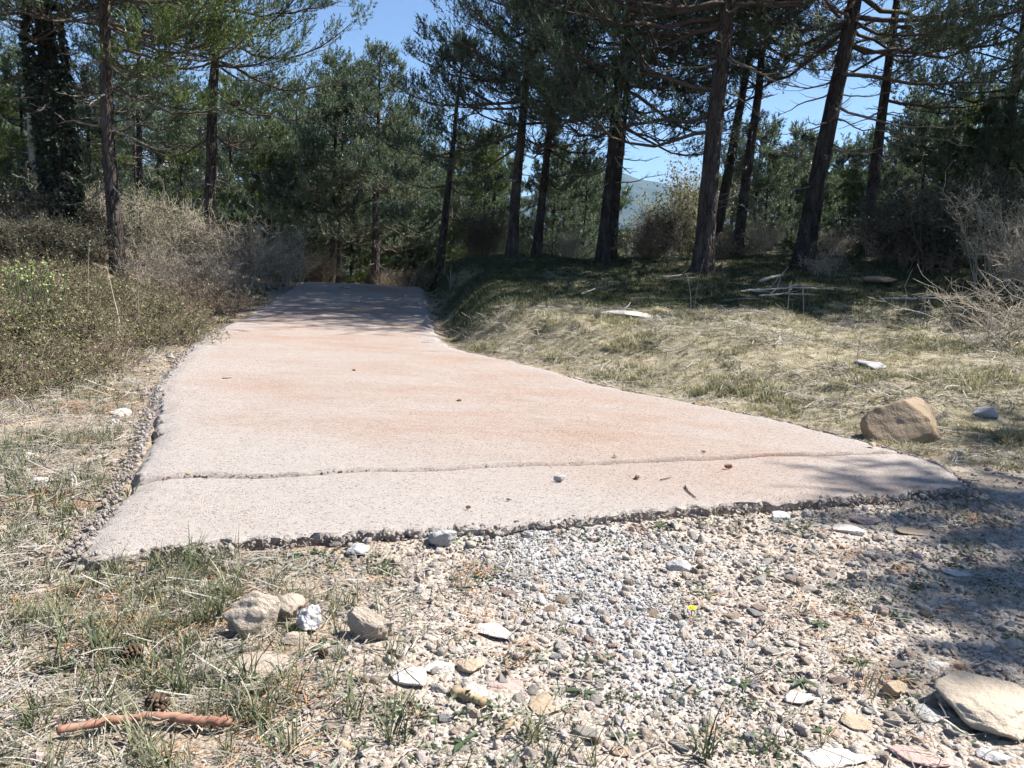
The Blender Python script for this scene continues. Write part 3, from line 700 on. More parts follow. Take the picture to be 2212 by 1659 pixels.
LMK = [(96, 'ivy-clad trunk'), (236, 'slim reddish trunk'), (303, 'thin dark stem in the thicket'), (452, 'spreading pine'), (600, 'end of the bare thicket'), (718, 'pale lit stem'), (815, 'pointed young pine'), (955, 'dark pine at the track corner'), (1115, 'scaly-edged trunk'), (1165, 'dark middle pine of the crest'), (1312, 'close pair of trunks'),
       (1418, 'spiky evergreen bush'), (1545, 'thickest trunk'), (1615, 'slim stubby pine'), (1785, 'stout leaning trunk'), (1890, 'slimmer bare-stemmed pine'), (2010, 'large dark bush'), (2165, 'pale bramble tangle')]
KADJ = ['round-headed pine', 'pointed pine', 'tall dark pine', 'yellow-green pine', 'low bushy pine']; USED_LABELS = {}
def bgp(u, d, kind, sc, g):
    c, nm = min(LMK, key=lambda q: abs(q[0] - u)); sd = 'straight behind' if abs(u - c) < 14 else ('behind and left of' if u < c else 'behind and right of')
    lb = '%s %s the %s' % (KADJ[kind], sd, nm)
    if d > 29: lb = 'far ' + lb
    if lb in USED_LABELS: lb += ', the farther one' if d > USED_LABELS[lb] else ', the nearer one'
    USED_LABELS[lb] = d
    bg_pine(u, d, kind, sc, rng.uniform(0, 6.28), lb, g)
for (u, d, k, s) in [(-40, 21, 0, .8), (30, 26, 3, .9), (-90, 17, 3, .95), (20, 33, 0, 1.), (120, 26, 3, .9), (180, 29, 1, .9), (240, 24, 3, .75), (300, 27, 0, .8), (350, 32, 2, .95), (-20, 40, 2, 1.), (150, 40, 0, 1.),
                     (395, 25, 3, .85), (440, 34, 0, .9), (260, 40, 2, 1), (60, 19, 4, 1.0), (200, 18.5, 4, .9)]: bgp(u, d, k, s, GL)
for (u, d, k, s) in [(500, 24, 1, .85), (560, 28, 0, .85), (585, 22, 3, .8), (640, 25, 1, .95), (665, 30, 2, .85), (690, 27, 3, .95), (760, 26, 0, .85), (775, 33, 1, 1.05), (850, 24, 3, .95), (885, 28, 0, .85), (905, 33, 0, .9), (860, 36, 2, .95),
                     (985, 26, 3, .9), (1010, 31, 0, .9), (1060, 24, 4, 1.2), (1080, 34, 1, 1.), (640, 38, 0, 1.), (720, 40, 2, 1.), (540, 36, 2, .9), (610, 21.5, 4, .8), (868, 23, 4, .7), (975, 23, 4, .8)]: bgp(u, d, k, s, GC)
for (u, d, k, s) in [(1180, 26, 3, .85), (1240, 30, 1, .9), (1210, 24, 4, .9), (1290, 27, 4, 1.1), (1480, 29, 3, .7), (1560, 27, 1, .8), (1610, 25, 4, 1.25), (1660, 27, 3, .85), (1710, 30, 1, .95), (1700, 24, 4, 1.1), (1780, 27, 4, 1.3), (1790, 33, 0, .8),
                     (1840, 26, 3, .9), (1930, 27, 1, .95), (1950, 23, 4, 1.2), (1990, 29, 0, .85), (2040, 22, 3, .8), (2075, 26, 0, .85), (2120, 20, 1, .52), (2150, 24, 2, .52), (2195, 19, 3, .58), (2240, 22, 0, .6), (2290, 18, 2, .55), (2180, 30, 0, .8), (1330, 38, 1, .8), (1500, 40, 0, .7), (1650, 40, 0, .8), (1890, 38, 0, .9)]: bgp(u, d, k, s * 1.12, GR)
for (u, d, k, s) in [(1640, 21, 4, .8), (1690, 22, 1, .55), (1750, 21.5, 4, .78), (1800, 23, 3, .6), (1905, 21, 1, .5), (1970, 20, 4, .85), (2020, 19, 1, .5), (2090, 18.5, 3, .6), (2150, 17.5, 1, .52), (1255, 22, 4, .8), (1190, 21, 1, .5), (1040, 22, 3, .65)]: bgp(u, d, k, s, GR)

# pines outside the frame on the sun side; their shade falls into view
plant_pine((11.2, 12.2, float(hground(11.2, 12.2))), 'large pine at the right edge, its thin outer boughs hanging into the sky', seed=41, H=11, r0=.18, cb=3.0, cr=3.0, lean=(0, 0), dead_from=2.0, needle='needle_mid', dens=.9, split=True)
for i, (x, y, k, sc) in enumerate([(8.75, 3.4, 2, .92), (10.3, 2.8, 0, 1.), (11.2, 4.9, 2, .9), (9.05, 2.9, 2, .95), (9.7, 3.7, 0, 1.08), (13.5, 15.5, 2, 1.1), (11.0, 18.5, 0, 1.1)]):
    e = obj('pine_tree', None, loc=(x, y, float(hground(x, y))), rot=(0, 0, 1.3 * x), scale=(sc,) * 3, label=['pine beyond the right photo edge nearest the boulder', 'pine beyond the right photo edge nearest the large flat rock', 'pine beyond the right photo edge behind the boulder', 'pine beyond the right photo edge, close beside the one nearest the boulder', 'pine beyond the right photo edge in the middle of the clump', 'pine far right behind the large dark bush', 'pine far right beyond the pale bramble tangle'][i], cat='tree', group='pines right of the grassy bank')
    obj('trunk', BGK[k][0], e); obj('crown', BGK[k][2], e)

# ------------------------------------------------------------------ shrubs
def make_shrub(seed, R, H, stems, subs, leaves, lsize, stem_mat, leaf_mat, arch=.75, sr=.006, tw=.0028, twl=.35, up=.5, wild=.12, lasp=.62):
    rng = np.random.default_rng(seed); g = Geo(); lg = Geo(); K = 8
    a = rng.uniform(0, 2 * PI, stems); b0 = R * .45 * np.sqrt(rng.uniform(0, 1, stems)); ba = rng.uniform(0, 2 * PI, stems)
    u = np.linspace(0, 1, K); out = R * rng.uniform(.25, 1.0, stems); hh = H * rng.uniform(.45, 1.05, stems)
    P = np.zeros((stems, K, 3))
    P[:, :, 0] = (b0 * np.cos(ba))[:, None] + out[:, None] * np.cos(a)[:, None] * u; P[:, :, 1] = (b0 * np.sin(ba))[:, None] + out[:, None] * np.sin(a)[:, None] * u
    P[:, :, 2] = hh[:, None] * np.sin(u * PI * arch)[None] / max(math.sin(min(PI * arch, PI / 2)), .3) - .05
    P += np.cumsum(rng.normal(0, wild * .12, (stems, K, 3)), 1) * H * np.minimum(u * 3, 1)[None, :, None]
    P[:, :, 2] = np.maximum(P[:, :, 2], -.05)
    rad = sr * rng.uniform(.5, 1.2, (stems, 1)) * (1 - .75 * u)[None]
    V, F = tubes(P, rad, 4); g.add(V, F)
    tot = stems * subs; si = np.repeat(np.arange(stems), subs); t = rng.uniform(.2, 1, tot) * (K - 1); i0 = np.minimum(t.astype(int), K - 2); f = (t - i0)[:, None]
    o = P[si, i0] * (1 - f) + P[si, i0 + 1] * f
    d = nrm(nrm(P[si, i0 + 1] - P[si, i0]) * .5 + rng.normal(0, .75, (tot, 3)) + np.array([0, 0, up])); L = twl * H * rng.uniform(.3, 1.1, tot)
    u4 = np.linspace(0, 1, 4)
    Q = o[:, None] + L[:, None, None] * u4[None, :, None] * d[:, None] + np.cumsum(rng.normal(0, .07, (tot, 4, 3)), 1) * L[:, None, None] * (u4 > 0)[None, :, None]
    Q[..., 2] = np.maximum(Q[..., 2], 0)
    V, F = tubes(Q, np.full((tot, 1), tw) * (1 - .6 * u4)[None], 3); g.add(V, F)
    t2 = tot * 2; qi = rng.integers(0, tot, t2); k = rng.integers(1, 4, t2); o2 = Q[qi, k]; d2 = nrm(d[qi] + rng.normal(0, .8, (t2, 3)) + np.array([0, 0, up * .6])); L2 = L[qi] * rng.uniform(.2, .6, t2)
    Q2 = np.stack([o2, o2 + d2 * L2[:, None]], 1); V, F = tubes(Q2, np.full((t2, 2), tw * .6), 3); g.add(V, F)
    me = g.mesh('stems', stem_mat, False)
    if not leaves: return me, None
    ends = np.concatenate([Q2.reshape(-1, 3), Q.reshape(-1, 3)]); li = rng.integers(0, len(ends), leaves)
    Pl = ends[li] + rng.normal(0, .02 * H, (leaves, 3)); Pl[:, 2] = np.maximum(Pl[:, 2], .01)
    Dl = rng.normal(0, 1, (leaves, 3)) + np.array([0, 0, .15])
    hgt = np.clip(Pl[:, 2] / max(H, .1), 0, 1)
    leaf_cards(lg, Pl, Dl, lsize * rng.uniform(.6, 1.3, leaves), rng, lasp, .25, np.clip(rng.uniform(0, 1, leaves), 0, 1))
    return me, lg.mesh('foliage', leaf_mat)
SK = {
 'bramble': make_shrub(201, .85, .62, 46, 16, 3600, .036, M['bramble_stem'], M['leaf_bramble']),
 'bramble2': make_shrub(202, .75, .50, 40, 16, 2200, .032, M['bramble_stem'], M['leaf_bramble'], arch=.85),
 'dry': make_shrub(203, .65, .50, 40, 14, 1800, .03, M['bramble_stem'], M['leaf_dry'], arch=.6, up=.8),
 'bare': make_shrub(204, 1.15, 1.75, 34, 13, 3400, .042, M['bare_stem'], M['leaf_bramble'], arch=.5, sr=.013, tw=.0055, twl=.28, up=.55),
 'bare2': make_shrub(205, 1.2, 1.45, 40, 14, 2200, .038, M['bare_stem'], M['leaf_dry'], arch=.55, sr=.012, tw=.0055, twl=.26, up=.4),
 'dark': make_shrub(206, 1.25, 1.35, 60, 18, 6500, .062, M['bramble_stem'], M['leaf_dark'], arch=.6, sr=.010),
 'juniper': make_shrub(207, .75, 1.3, 60, 20, 9000, .045, M['bramble_stem'], M['leaf_dark'], arch=.5, up=1.0, lasp=.28),
 'spring': make_shrub(208, 1.3, 2.3, 40, 22, 5200, .062, M['bare_stem'], M['leaf_spring'], arch=.5, sr=.014, up=.6),
 'twigs': make_shrub(209, .85, .8, 22, 12, 0, .03, M['bare_stem'], None, arch=.55, sr=.007, tw=.0034, twl=.5, up=.25),
}
def shrub(kind, u, d, label, sc=1.0, name='bramble_bush', cat='shrub', group=None, szz=1.0, rot=None, vd=None):
    p = base_at(u, d) if vd is None else hit(u, vd)
    e = obj(name, None, loc=(p[0], p[1], p[2] - .02), rot=(0, 0, rng.uniform(0, 6.28) if rot is None else rot), scale=(sc, sc, sc * szz), label=label, cat=cat, group=group)
    a, b = SK[kind]; obj('stems', a, e)
    if b: obj('foliage', b, e)
    return e
GB = 'brambles along the left verge'
shrub('bramble', -20, 6.4, 'yellow-green bramble at the photo edge below the pale flower heads', .8, group=GB)
shrub('bramble', 110, 6.6, 'leafy bramble in front of the two pale flower clusters', .75, group=GB)
shrub('bramble2', 205, 6.9, 'dark-stemmed bramble where the long curved stick leans', .8, group=GB)
shrub('bramble', 30, 8.3, 'low bramble in front of the dark evergreen thicket, photo edge', .75, group=GB)
shrub('bramble2', 160, 8.6, 'sunlit low bramble below the ivy-clad trunk', .8, group=GB)
shrub('bramble', 270, 9.6, 'sunlit bramble at the foot of the slim reddish trunk', .75, group=GB)
shrub('bramble2', 330, 8.6, 'rounded bramble beside the dark shade patch on the verge', .85, group=GB)
shrub('bramble2', 390, 7.9, 'small leafy bramble nearest the track, just below the shade patch', .62, group=GB)
shrub('bramble2', 318, 7.4, 'small thin bramble in the short green grass of the verge', .55, group=GB)
shrub('bramble2', 120, 5.5, 'thin bramble before the leafy ones, over dry brown stems', .7, group=GB)
shrub('dry', 235, 6.2, 'dry twiggy undershrub at the foot of the long curved stick', .5, group=GB)
shrub('bramble2', 10, 4.9, 'thin low bramble at the photo edge over reddish litter', .7, group=GB)
shrub('dry', 400, 10.4, 'dry low undershrub above the shade patch on the verge', 1.0, group=GB)
shrub('dry', 470, 11.6, 'dry low undershrub on the sunny verge near two dark stones', .9, group=GB)
shrub('dark', 20, 12.2, 'dark evergreen thicket filling the photo edge under the ivy-clad pine', .68, 'evergreen_bush')
shrub('dark', 120, 13.4, 'dark evergreen thicket round the foot of the ivy-clad pine', .66, 'evergreen_bush')
shrub('dark', 200, 13.2, 'dark leafy thicket left of the slim reddish trunk', .6, 'evergreen_bush')
GT = 'bare shrubs of the thicket'
for i, (k, u, d, sc, lb) in enumerate([('bare', 300, 13.4, .72, 'bare grey shrub just right of the slim reddish trunk'), ('bare', 370, 14.2, .75, 'bare shrub with a few yellow-green leaves in the middle of the thicket'), ('bare2', 440, 14.6, .85, 'pale bare shrub below the spreading pine'),
        ('bare2', 520, 14.8, .85, 'pale bare rounded shrub of the thicket nearest the shade of the wood'), ('bare', 585, 15.6, .65, 'bare shrub with upright twigs at the thicket end towards the track'), ('bare2', 625, 16.6, .5, 'low bare shrub at the far left corner of the track'), ('bare2', 350, 12.2, .5, 'low tangled bare shrub in front of the thicket'), ('bare2', 460, 13.0, .5, 'low dry tangle in front of the pale bare shrubs'), ('bare', 180, 14.2, .7, 'bare shrub behind the evergreen thicket')]):
    shrub(k, u, d, lb, sc, 'bare_shrub', group=GT)
shrub('dark', 2010, 13.2, 'large dark evergreen bush in shade behind the low block of rock on the grass', .85, 'evergreen_bush')
shrub('dark', 2110, 14.0, 'dark evergreen bush half behind the pale bramble tangle', .95, 'evergreen_bush', szz=1.1)
shrub('dark', 1925, 14.6, 'lower dark evergreen bush right of the slimmer bare-stemmed pine', .7, 'evergreen_bush')
shrub('dark', 15, 10.4, 'low dark bush at the photo edge above the sunlit brambles', .5, 'evergreen_bush')
shrub('dark', 85, 10.9, 'low dark bush in front of the ivy-clad trunk', .5, 'evergreen_bush')
shrub('dark', 150, 11.2, 'low dark bush between the ivy-clad and slim trunks', .48, 'evergreen_bush')
shrub('bramble', 60, 9.5, 'bramble on the bare brow of the left bank', .7, group=GB)
shrub('bramble2', 215, 10.6, 'bramble left of the slim reddish trunk foot', .8, group=GB)
shrub('bare', 2165, 11.6, 'pale sunlit bramble tangle with small leaves at the photo edge', .72, 'bare_shrub')
shrub('bare2', 2230, 10.6, 'pale bare tangle cut by the photo edge', .65, 'bare_shrub')
shrub('twigs', 2170, 7.6, 'fallen leafless branchwork lying on the grass at the photo edge', 1.0, 'bare_shrub', szz=.75)
shrub('juniper', 1418, 18.0, 'dark spiky evergreen bush between the close pair and the thickest trunk', .8, 'evergreen_bush')
shrub('juniper', 1040, 17.5, 'dark low evergreen bush at the near end of the bank crest', .75, 'evergreen_bush')
shrub('spring', 1465, 21.0, 'yellow-green leafing shrub glowing left of the thickest trunk', 1.15, 'leafy_shrub')
shrub('spring', 1390, 23.0, 'yellow-green leafing shrub behind the spiky evergreen bush', .9, 'leafy_shrub')
GD = 'low shrubs behind the bank crest'
for u, d, k, sc, lb in [(1225, 17.5, 'bare2', .5, 'low dead tangle right of the dark middle pine on the crest'), (1080, 18.0, 'bare', .45, 'thin bare shrub behind the scaly-edged pine'), (1390, 16.5, 'dry', 1.2, 'dry low tangle right of the close pair of trunks'), (1650, 17.5, 'bare2', .5, 'low bare tangle between the slim pine and the leaning one'),
                        (1800, 17.0, 'bare2', .45, 'low bare tangle right of the leaning trunk'), (1890, 16.0, 'bare', .42, 'thin bare shrub at the foot of the slimmer bare-stemmed pine'), (1560, 16.5, 'dry', 1.1, 'dry undershrub behind the thickest trunk'), (1780, 13.2, 'twigs', .45, 'small leafless sapling in the lit grass below the leaning trunk')]:
    shrub(k, u, d, lb, sc, 'bare_shrub', group=GD)
shrub('dry', 850, 18.8, 'dry brushwood just beyond the middle of the track end', 1.0, 'bare_shrub', group=GD)
shrub('juniper', 690, 19.5, 'small evergreen bush left of the pale lit stem', .6, 'evergreen_bush', group=GD)
shrub('dry', 900, 17.6, 'dry brushwood at the far right corner of the track', 1.1, 'bare_shrub', group=GD)

# pale rock face far behind the thicket
def outcrop(u, v, d, w, h, label, seed):
    V, F = rock(seed, 4, 14, .22, (.5, .95), 2.2); p = at_depth(u * K_, v * K_, d)
    return obj('rock_outcrop', mesh_np('rock_outcrop', V * np.array([w, w * .8, h]), F, M['cliff'], False), loc=p, label=label, cat='rock')
outcrop(405, 395, 46, 3.0, 3.2, 'pale rock face showing through the trees below the spreading pine', 301)
outcrop(375, 345, 50, 1.3, 2.2, 'narrow pale rock spike above the larger rock face in the trees', 302)

# ------------------------------------------------------------------ single stones
FOOT = []
def px_size(p): return float(p[1]) * K_ / FPX          # metres per noted photo pixel at p
def stone(xd, yd, wd, hd, mat, label, seed, flat=.35, name='stone', cuts=13, rough=.09, sub=3, yaw=0., onslab=False, sink=.3, cat='stone', group=None, depth=(.5, .92), freq=3.6):
    p = hit(xd, yd + .2 * hd, onslab); k = px_size(p) * (1.3 if name == 'concrete_lump' else 1.15); w = wd * k / 2; a = math.atan2(CAM_H - p[2], math.hypot(p[0], p[1]))
    zh = flat * w; dp = max((hd * k / 2 - zh * math.cos(a) * .8) / math.sin(a), .45 * w); dp = min(dp, 1.6 * w)
    V, F = rock(seed, sub, cuts, rough, depth, freq)
    if not onslab: FOOT.append((p[0], p[1] + dp * .3, w, dp))
    o = obj(name, mesh_np('stone', V * np.array([w, dp, zh]), F, M[mat], False), loc=(p[0], p[1] + dp * .3, p[2] + zh * (1 - 2 * sink)), rot=(0, 0, yaw), label=label, cat=cat, group=group)
    return o
stone(1958, 930, 184, 98, 'stone_brown', 'big brown boulder beside the track edge, its top lit', 602, .56, 'boulder', 9, .10, 4, .2, sink=.24, cat='boulder', depth=(.62, .96), freq=2.0)
stone(2150, 1528, 235, 150, 'stone_flat', 'large flat tan slab of rock at the lower right photo edge', 603, .24, 'flat_rock', 9, .08, 4, .0, sink=.12, cat='rock', depth=(.66, .98))
stone(540, 1438, 138, 72, 'conc_lump', 'flat tan rock face half buried in the grass below the concrete lumps', 604, .10, 'flat_rock', 10, .05, 3, .1, sink=.2, cat='rock')
stone(548, 1358, 112, 84, 'conc_lump', 'largest tan concrete lump in the near grass, shaded on its left', 605, .85, 'concrete_lump', 8, .12, 4, .2, sink=.15, cat='lump')
stone(622, 1325, 60, 66, 'conc_lump', 'tan concrete lump tucked between the largest lump and the grey one', 606, .9, 'concrete_lump', 8, .12, 3, .7, sink=.2, cat='lump')
stone(672, 1350, 58, 70, 'stone_grey', 'grey-white concrete lump with a dark left side', 607, .95, 'concrete_lump', 8, .16, 4, .2, sink=.15, cat='lump')
stone(800, 1368, 96, 66, 'conc_lump', 'tan concrete lump alone, right of the grey-white one', 608, .7, 'concrete_lump', 8, .14, 4, -.3, sink=.12, cat='lump')
stone(640, 1385, 60, 36, 'conc_lump', 'small mossy-brown lump below the grey-white lump', 609, .5, 'concrete_lump', 8, .14, 3, .4, cat='lump')
stone(545, 1308, 48, 28, 'conc_lump', 'small tan lump just above the largest concrete lump', 610, .5, 'concrete_lump', 8, .14, 3, .4, cat='lump')
stone(305, 1412, 48, 40, 'conc_lump', 'tan crumbling lump in the grass, left of the buried flat rock', 611, .5, 'concrete_lump', 8, .14, 3, .4, cat='lump')
stone(950, 1440, 72, 36, 'stone_pale', 'whitest flat stone of the near cluster', 612, .22, sink=.2)
stone(1016, 1442, 60, 42, 'stone_tan', 'tan flat stone right beside the whitest one', 613, .35, sink=.2)
stone(890, 1462, 92, 50, 'stone_pale', 'long cream stone left of and below the whitest flat stone', 614, .2, sink=.2)
stone(1090, 1482, 78, 44, 'stone_pink', 'pink flat stone in the near cluster', 615, .15, sink=.2)
stone(1026, 1492, 62, 42, 'stone_pale', 'pale stone left of the pink flat one', 616, .25, sink=.2)
stone(1172, 1522, 74, 56, 'stone_tan', 'tan oval flat stone below the pink one', 617, .16, sink=.2)
stone(1058, 1360, 60, 62, 'stone_pale', 'long cream stone edging the grey crushed concrete', 618, .2, sink=.25, yaw=.7)
stone(1108, 1136, 50, 40, 'stone_grey', 'grey concrete chunk broken off at the middle of the track edge', 619, .7, 'concrete_lump', 8, .12, 3, sink=.1, cat='lump')
stone(960, 1170, 64, 44, 'stone_grey', 'grey-white concrete chunk below the track edge, left of the smaller chunk', 620, .55, 'concrete_lump', 8, .14, 3, sink=.12, cat='lump')
stone(772, 1190, 44, 40, 'stone_grey', 'grey rough chunk at the track edge above the tan lumps', 621, .6, 'concrete_lump', 8, .14, 3, cat='lump')
stone(1467, 1227, 52, 28, 'stone_grey', 'rough grey lump on the crushed concrete, above the yellow flower', 622, .5, 'concrete_lump', 8, .16, 3, cat='lump')
stone(1690, 1120, 44, 28, 'stone_grey', 'grey stone at the edge of the shade near the track', 623, .5)
stone(1842, 1148, 74, 32, 'stone_pale', 'pale angular flat stone lying in the shade', 624, .2, sink=.2)
stone(1868, 1124, 68, 22, 'stone_pink', 'pinkish brown stone behind the pale one in the shade', 625, .3)
stone(1985, 1150, 90, 26, 'stone_tan', 'low tan stone in deep shade right of the pale flat one', 626, .15)
stone(2072, 1240, 64, 26, 'stone_pale', 'pale flat stone in the shade towards the photo edge', 627, .15)
stone(1930, 1494, 62, 46, 'stone_tan', 'blocky tan stone left of the large flat rock', 628, .6, yaw=.3, sink=.12)
stone(1728, 1508, 74, 34, 'stone_pale', 'broad pale flat stone among the gravel, left of the blocky one', 629, .18, sink=.2)
stone(2108, 1482, 58, 50, 'stone_tan', 'rounded tan stone just behind the large flat rock', 630, .6)
stone(2035, 1440, 52, 28, 'stone_pale', 'pale stone at the shade edge above the large flat rock', 631, .3)
stone(1800, 1645, 160, 40, 'stone_pale', 'long whitish flat stone cut by the bottom edge of the photo', 632, .10, sink=.2, yaw=.05)
stone(1985, 1636, 130, 60, 'stone_pink', 'long pinkish flat stone at the bottom, right of the whitish one', 633, .12, sink=.2, yaw=-.5)
stone(2155, 1638, 76, 34, 'stone_grey', 'smooth grey flat stone below the large flat rock', 634, .2, sink=.15, rough=.02)
stone(2010, 1545, 60, 50, 'stone_grey', 'pale grey stone touching the left end of the large flat rock', 635, .35)
stone(1850, 1560, 74, 44, 'stone_tan', 'flat tan stone in the gravel below the blocky one', 636, .15, sink=.2)
stone(1690, 1580, 40, 36, 'stone_pale', 'pale angular stone in the gravel, bottom right part', 637, .4)
stone(740, 1612, 54, 38, 'stone_tan', 'ochre stone near the bottom edge, right of the reddish branch', 638, .5)
stone(92, 1648, 84, 36, 'stone_pink', 'pale pinkish stone in the grass at the bottom left corner', 639, .4)
stone(1350, 1625, 60, 40, 'stone_tan', 'ochre angular stone at the bottom middle', 640, .5)
stone(2140, 890, 50, 40, 'stone_grey', 'grey stone in the shaded grass right of the boulder', 641, .5)
stone(1890, 788, 56, 22, 'stone_grey', 'flat grey stone alone on the sunny bank', 642, .3)
stone(1245, 820, 32, 12, 'stone_pale', 'white stone in the grass at the right track edge', 643, .4)
stone(258, 893, 42, 20, 'stone_pale', 'white stone on the left verge below the twigs', 644, .4)
stone(243, 912, 28, 14, 'stone_grey', 'grey stone just below the white one on the left verge', 645, .4)
stone(366, 772, 22, 12, 'stone_grey', 'small grey stone against the left track edge', 646, .5)
stone(85, 1040, 50, 18, 'stone_pale', 'whitish stone in the left verge grass', 647, .3)
stone(60, 985, 40, 16, 'stone_pale', 'pale stone at the left photo edge above the whitish one', 648, .3)
stone(1370, 682, 130, 16, 'stone_pale', 'white rock ledge on the crest of the sunny bank', 649, .12, 'rock_ledge', sink=.25, cat='rock')
stone(1905, 606, 60, 14, 'stone_brown', 'low dull block of rock on the shaded grass', 650, .25, 'rock', sink=.2, cat='rock')
stone(508, 566, 20, 11, 'cone', 'dark stone on the left verge, left one of the two dark ones', 651, .6)
stone(532, 573, 18, 12, 'cone', 'dark stone on the left verge, right one of the two dark ones', 652, .7)
GS = 'stones lying on the track'
for i, (u, v, w, h, m, lb) in enumerate([(1210, 1036, 26, 14, 'stone_grey', 'grey stone on the track, largest of those below the joint'), (1376, 1031, 14, 10, 'stone_red', 'small brown stone on the track between the grey and the red one'), (1573, 1010, 19, 9, 'stone_red', 'reddish stone on the track near the bent twig'),
        (992, 866, 12, 7, 'stone_red', 'red stone alone in the middle of the track'), (765, 800, 8, 5, 'stone_red', 'tiny dark stone on the track far up'), (1886, 963, 16, 10, 'stone_tan', 'tan stone at the right end of the track joint'), (1330, 985, 11, 7, 'stone_tan', 'tan pebble sitting in the joint near its middle'), (1520, 976, 11, 6, 'stone_tan', 'tan pebble sitting in the joint right of the middle one'),
        (1013, 1098, 14, 6, 'stone_red', 'reddish crumb near the front edge of the track'), (1100, 1080, 12, 6, 'stone_tan', 'pale crumb on the track above the broken grey chunk'), (738, 622, 9, 5, 'stone_tan', 'pebble at the far end of the track, left of two'), (750, 623, 9, 5, 'stone_tan', 'pebble at the far end of the track, right of two'), (405, 1025, 14, 10, 'stone_tan', 'tan pebble at the left end of the track joint')]):
    stone(u, v, w, h, m, lb, 660 + i, .55, sub=2, onslab=True, sink=.1, group=GS)
for q in np.linspace(0, 1, 9): p = hit(498 - 373 * q, 1583 - 20 * math.sin(q * PI) + 18 * q); FOOT.append((p[0], p[1] - .02, .035, .035))
# ------------------------------------------------------------------ scattered stuff (geometry-node instances)
def scatter(name, pts, yaw, tilt, scl, idx, protos, label):
    c = bpy.data.collections.new(name + '_kinds')
    for i, me in enumerate(protos):
        c.objects.link(bpy.data.objects.new('%s_kind_%02d' % (name, i), me))
    me = bpy.data.meshes.new(name); n = len(pts)
    me.vertices.add(n); me.vertices.foreach_set('co', np.ascontiguousarray(pts, np.float32).ravel())
    rot = np.stack([tilt[:, 0], tilt[:, 1], yaw], -1)
    for an, ty, v, f in (('rot', 'FLOAT_VECTOR', rot, 'vector'), ('scl', 'FLOAT_VECTOR', scl, 'vector'), ('idx', 'INT', idx, 'value')):
        at = me.attributes.new(an, ty, 'POINT'); at.data.foreach_set(f, np.ascontiguousarray(v, np.int32 if ty == 'INT' else np.float32).ravel())
    o = obj(name, me, kind='stuff', label=label)
    ng = bpy.data.node_groups.new(name + '_scatter', 'GeometryNodeTree')
    ng.interface.new_socket('Geometry', in_out='INPUT', socket_type='NodeSocketGeometry'); ng.interface.new_socket('Geometry', in_out='OUTPUT', socket_type='NodeSocketGeometry')
    N = ng.nodes.new; gi = N('NodeGroupInput'); go = N('NodeGroupOutput'); ip = N('GeometryNodeInstanceOnPoints'); ci = N('GeometryNodeCollectionInfo')
    ci.inputs[0].default_value = c; ci.inputs[1].default_value = True; ci.inputs[2].default_value = True
    def na(nm, ty):
        a = N('GeometryNodeInputNamedAttribute'); a.data_type = ty; a.inputs[0].default_value = nm; return a.outputs[0]
    l = ng.links.new
    l(gi.outputs[0], ip.inputs['Points']); l(ci.outputs[0], ip.inputs['Instance']); ip.inputs['Pick Instance'].default_value = True
    l(na('idx', 'INT'), ip.inputs['Instance Index']); l(na('rot', 'FLOAT_VECTOR'), ip.inputs['Rotation']); l(na('scl', 'FLOAT_VECTOR'), ip.inputs['Scale'])
    l(ip.outputs[0], go.inputs[0])
    md = o.modifiers.new('scatter', 'NODES'); md.node_group = ng
    return o

def blades(seed, n, L, W, spread, lean, curl=.6, flat=False, segs=3):
    r = np.random.default_rng(seed); g = Geo()
    a = r.uniform(0, 2 * PI, n); b = np.stack([np.cos(a), np.sin(a)], -1); rad = spread * np.sqrt(r.uniform(0, 1, n))
    ba = r.uniform(0, 2 * PI, n); o = np.stack([rad * np.cos(ba), rad * np.sin(ba), np.zeros(n) - (.004 if not flat else -r.uniform(.001, .012, n))], -1)
    l = L * r.uniform(.5, 1.2, n); th = lean * r.uniform(.4, 1.3, n)
    u = np.linspace(0, 1, segs + 1)
    if flat: ang = np.full((n, segs + 1), PI / 2) + r.normal(0, .10, (n, 1)) ; bend = r.normal(0, .5, n)
    else: ang = th[:, None] + curl * u[None] ** 1.5 * r.uniform(.3, 1.6, n)[:, None]; bend = r.normal(0, .25, n)
    head = a[:, None] + bend[:, None] * u[None]
    st = l[:, None] / segs
    dx = np.sin(ang) * np.cos(head) * st; dy = np.sin(ang) * np.sin(head) * st; dz = np.cos(ang) * st
    P = o[:, None] + np.concatenate([np.zeros((n, 1, 3)), np.cumsum(np.stack([dx, dy, dz], -1)[:, :-1], 1)], 1)
    side = np.stack([-np.sin(head), np.cos(head), np.zeros_like(head)], -1)
    if flat: side = nrm(side + np.array([0, 0, 1.]) * r.uniform(-.6, .6, (n, 1, 1)))
    w = W * r.uniform(.6, 1.2, (n, 1)) * ((1 - u[None] ** 2.2) if not flat else np.ones((1, segs + 1))) * .5 + .0002
    V = np.stack([P - side * w[..., None], P + side * w[..., None]], 2).reshape(-1, 3)
    k = np.arange(segs); q = np.stack([np.stack([2 * k, 2 * k + 1, 2 * k + 3], -1), np.stack([2 * k, 2 * k + 3, 2 * k + 2], -1)], 1).reshape(-1, 3)
    T = (np.arange(n)[:, None, None] * 2 * (segs + 1) + q[None]).reshape(-1, 3)
    g.add(V, T, np.repeat(r.uniform(0, 1, n), 2 * (segs + 1)))
    return g
def blade_mesh(mat, *a, **k): return blades(*a, **k).mesh('blades', mat)

